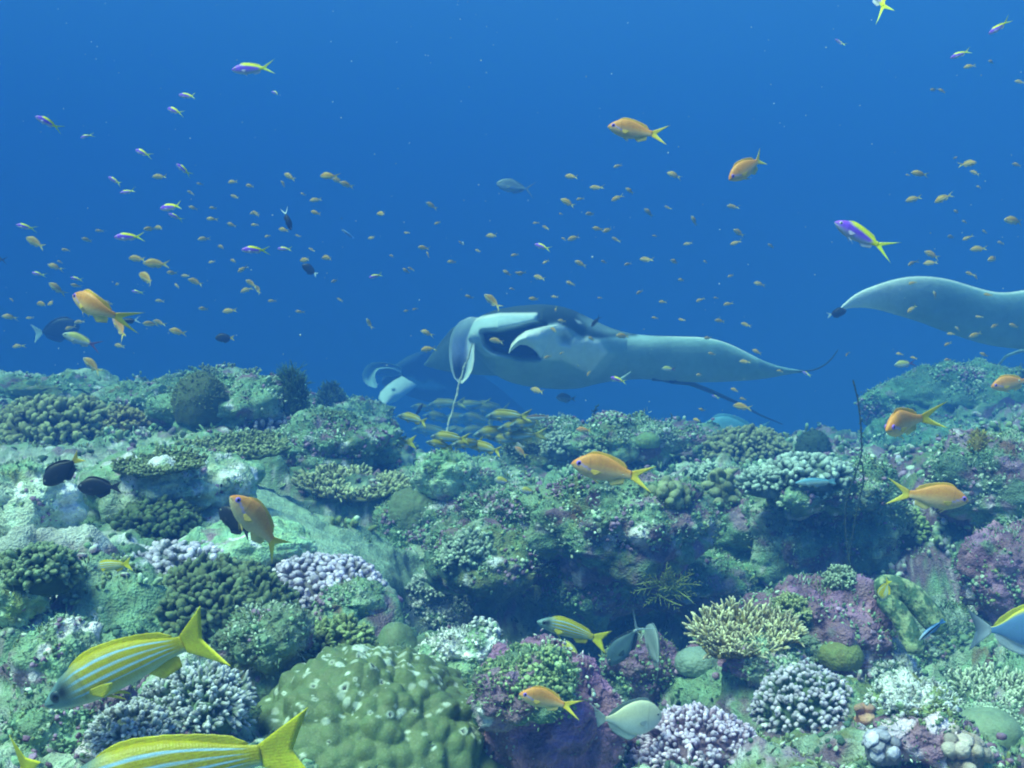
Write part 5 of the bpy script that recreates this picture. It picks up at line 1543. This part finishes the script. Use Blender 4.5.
big_fish('surgeonfish', 'dull red fish half out of frame at the left edge', 'fish', 'slim', 'dark', -2, 259, 24, 170, 10, .12, .1)
big_fish('trumpet_wrasse', 'slender striped little fish high above the big manta\'s fin', 'fish', 'wrasse', 'cleaner', 348, 234, 15, 145, 0, .07, .1)

# ---- the small fish of the water column: (x, y, length, heading)
VIO = [(49,123,27,155),(188,96,20,174),(175,111,19,158),(143,153,19,157),(115,181,17,150),(128,192,15,190),(184,170,19,142),(172,207,27,186),(176,217,16,157),(26,227,20,168),(130,237,30,182),(256,250,28,181),(285,249,16,178),(376,276,15,195),(276,93,11,160),(86,136,13,195),(137,292,12,170),(77,279,14,170),(38,274,14,168),(543,247,18,160),(840,43,13,145),(1000,27,22,212),(961,54,20,200),(619,380,17,163),(807,374,10,150),(716,397,9,158)]
ORA = [(160,177,15,180),(200,184,7,170),(233,182,11,185),(250,186,10,170),(235,197,10,160),(191,193,8,150),(193,208,10,165),(213,208,8,175),(212,219,12,178),(254,213,9,190),(36,243,24,153),(55,267,16,162),(87,240,10,165),(100,231,9,180),(150,229,12,185),(160,228,13,172),(204,239,13,186),(232,225,11,160),(255,225,9,180),(138,259,19,174),(157,264,27,178),(148,279,25,153),(172,273,11,175),(186,276,10,178),(196,282,16,162),(177,286,8,140),(160,301,10,175),(57,289,20,143),(76,286,11,165),(43,304,15,178),(52,303,12,200),(10,317,15,176),(70,328,11,195),(93,366,26,142),(151,324,15,178),(160,323,14,160),(178,332,19,168),(120,346,13,172),(80,322,10,185),(18,346,13,190),(230,311,16,187),(204,309,10,175),(243,269,12,214),(246,290,13,200),(252,284,15,150),(258,290,12,125),
 (290,177,15,150),(283,184,8,120),(329,176,19,178),(338,181,13,160),(347,185,15,163),(316,200,13,191),(316,213,12,164),(303,194,6,160),(256,214,11,155),(382,214,12,175),(432,206,13,150),(284,230,12,170),(306,260,14,186),(328,258,14,178),(312,250,8,150),(234,261,9,165),(424,248,12,175),(428,255,8,115),(406,271,9,145),(411,269,7,160),(492,236,13,179),(461,243,6,150),(507,273,10,150),(519,274,9,160),(469,297,9,160),(493,302,23,140),(407,311,7,190),(415,309,6,200),(407,233,7,180),(369,324,12,110),(427,333,14,160),(429,349,17,190),
 (572,177,15,170),(618,166,10,200),(597,188,15,176),(580,199,8,195),(617,198,12,208),(630,191,11,148),(568,203,17,152),(561,214,5,170),(649,213,13,140),(674,175,15,160),(694,221,12,118),(536,223,7,190),(546,228,9,150),(564,239,6,150),(574,238,14,200),(598,229,12,168),(608,230,12,205),(616,240,10,152),(581,264,14,156),(540,278,14,162),(522,273,10,185),(647,260,15,173),(675,262,11,160),(682,280,9,180),(733,207,13,172),(736,243,12,196),(739,233,14,150),(731,276,8,200),(760,284,13,170),(571,284,9,170),(555,297,8,175),(534,299,11,178),(570,283,9,160),(663,302,9,180),(623,336,15,178),(682,320,8,170),(720,321,11,172),(746,325,11,160),(708,338,9,185),(712,354,9,168),(757,352,10,155),(745,362,12,175),(780,371,7,175),(700,375,9,180),(735,390,9,165),(743,407,19,172),(743,399,7,170),(702,410,8,160),(697,420,8,170),(735,417,7,165),
 (497,341,16,172),(554,330,9,150),(562,321,9,172),(592,339,9,160),(548,357,9,200),(562,353,6,210),(589,373,8,240),(538,391,16,165),(556,309,6,260),
 (967,164,18,6),(955,158,6,20),(975,173,10,150),(920,174,17,168),(908,175,5,170),(979,187,6,160),(1017,165,11,165),(914,199,16,196),(944,198,18,208),(957,212,9,165),(965,222,7,160),(1015,221,24,176),(951,237,9,175),(968,238,11,205),(979,249,16,185),(994,259,16,192),(932,255,16,152),(931,263,14,185),(912,263,11,210),(970,274,10,160),(977,278,9,150),(970,66,12,195),(992,62,9,172),(934,90,9,180),(942,91,9,150),(1020,82,10,165),(913,283,9,195),(935,295,9,110),(988,295,9,172),(912,309,12,225),(1014,326,12,165),(995,326,11,200),(976,335,14,200),(979,317,8,178),(958,329,8,145),(948,344,9,205),(951,334,8,180),(984,355,9,150),(948,360,9,178),(914,358,7,170),(900,354,8,175),(847,354,6,240),(1001,243,9,170),(985,232,8,160)]
for k, (x, y) in enumerate(((12,300),(30,318),(108,303),(118,284),(66,250),(60,262),(212,262),(222,247),(268,236),(272,301),(298,236),(335,281),(300,312),(340,300),(372,238),(392,256),(438,223),(452,262),(478,251),(515,255),(512,289),(546,262),(590,214),(604,262),(628,264),(655,236),(668,208),(688,244),(706,262),(700,300),(716,298),(771,246),(728,304),(655,318),(640,292),(600,298))):
    ORA.append((x, y, 6 + (k * 7) % 5, 150 + (k * 37) % 60))
ORDN = ['first', 'second', 'third', 'fourth', 'fifth', 'sixth', 'seventh', 'eighth', 'ninth', 'tenth', 'eleventh', 'twelfth', 'thirteenth', 'fourteenth', 'fifteenth', 'sixteenth', 'seventeenth', 'eighteenth', 'nineteenth', 'twentieth', 'twenty-first', 'twenty-second', 'twenty-third', 'twenty-fourth']
def zone(x, y):
    cols = ((75, 'the ochre thicket'), (150, 'the hazy reef hump'), (235, 'the flat-topped coral'), (330, 'the shaggy crest column'), (455, 'the far manta'), (545, 'the drooping head fin'), (615, 'the open mouth'), (700, 'the big manta\'s shoulder'), (860, 'the curled wing tip'), (2000, 'the cropped manta'))
    c = next(t for m, t in cols if x < m)
    r = 'high over' if y < 195 else 'well over' if y < 240 else 'low over' if y < 285 else 'around'
    return r + ' ' + c
small = [(x, y, l, a, 'violet', 'slim', 'violet and yellow anthias') for x, y, l, a in VIO] + [(x, y, l, a, 'amber', 'anthias', 'amber anthias') for x, y, l, a in ORA]
zones = {}
for k, q in enumerate(small):
    zones.setdefault((zone(q[0], q[1]), q[6]), []).append(k)
LAB = {}
for (zn, kd), ks in zones.items():
    ks.sort(key=lambda k: small[k][0])
    for n, k in enumerate(ks):
        sz = 'small' if small[k][2] > 12 else 'tiny'
        LAB[k] = f'lone {sz} {kd} {zn}' if len(ks) == 1 else f'{sz} {kd}, {ORDN[n]} from left of those {zn}'
for k, (x, y, l, a, pal, shp, kd) in enumerate(small):
    g = rng(9000 + k)
    size = .05 if pal == 'violet' else .085 if l >= 20 else .068 if l >= 13 else .055
    d = F_PX * size / l
    yaw = g.uniform(-28, 28)
    d = min(d * math.cos(R(yaw)), 6.0)
    if 420 < x < 845 and 298 < y < 412: d = min(d, 4.7)
    if x > 825 and 270 < y < 372: d = min(d, 4.4)
    d = clear_depth(x, y, l * .6, d)
    if l >= 19:
        big_fish('anthias', LAB[k], 'fish', shp, pal, x, y, l, a, yaw, size, g.uniform(-.5, .5), d, 'small ' + kd + ' in the water', 0, g.uniform(.7, 1.2), k)
    else:
        o = obj('anthias', fish_mesh(shp, pal, int(g.integers(0, 6))))
        o.matrix_world = fish_matrix(x, y, d, l, a, yaw, g.uniform(-15, 15))
        tag(o, LAB[k], 'fish', 'small ' + kd + ' in the water')

# ---- the school of snappers in the valley
def school():
    g = rng(77)
    pts = [(414,419,26),(432,431,30),(446,404,28),(478,431,30),(492,410,38),(508,416,34),(471,405,24),(462,420,30),(520,436,30),(497,433,36),(450,438,30),(486,448,30),(512,452,30),(468,458,30),(500,466,28),(528,424,28),(440,418,26),(424,408,20),(477,420,28),(456,450,26),(522,470,26),(484,470,26),(508,440,28),(534,450,24),(470,444,28),(494,456,26),(440,445,22),(460,432,26),(516,428,28)]
    pts = [q for q in pts if q[1] <= 448]
    pts.sort(key=lambda q: (q[1] // 16, q[0]))
    rows = {}
    for q in pts: rows.setdefault(q[1] // 16, []).append(q)
    names = ['top', 'second', 'third', 'fourth', 'lowest']
    for r, (rk, qs) in enumerate(sorted(rows.items())):
        qs.sort()
        for n, (x, y, l) in enumerate(qs):
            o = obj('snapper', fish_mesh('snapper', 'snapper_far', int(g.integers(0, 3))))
            d = clear_depth(x, y, l * .5, g.uniform(7.2, 9.5), .97)
            yaw = g.uniform(-30, 30)
            o.matrix_world = fish_matrix(x, y, d, l * 1.35, 180 + g.uniform(-14, 10), yaw)
            lb = f'hazy yellow snapper, {ORDN[n]} from left in the {names[min(r, 4)]} row of the school'
            tag(o, lb, 'fish', 'hazy snapper school in the valley behind the ridge')
school()

def specks():
    """plankton and other motes adrift in the water"""
    g = rng(5)
    n = 420
    d = g.uniform(.5, 4.5, n)
    px, py = g.uniform(-60, 1084, n), g.uniform(-40, 560, n)
    c = unproject(px, py, d)
    r = d / F_PX * g.uniform(.22, .6, n) * np.where(g.uniform(0, 1, n) > .94, 1.8, 1)
    geo = Geo()
    ok = c[:, 2] > HEIGHT(c[:, 0], c[:, 1]) + .15
    c, r = c[ok], r[ok]
    fingers(geo, c, g.normal(size=c.shape), r * 2.2, r, (.55, .62, .6), (.6, .66, .64), ((0, .4), (.3, 1), (.7, .9)), 5, .3, .4, 3)
    o = obj('plankton', geo.mesh('plankton'), M_CORAL)
    tag(o, None, None, kind='stuff')
specks()
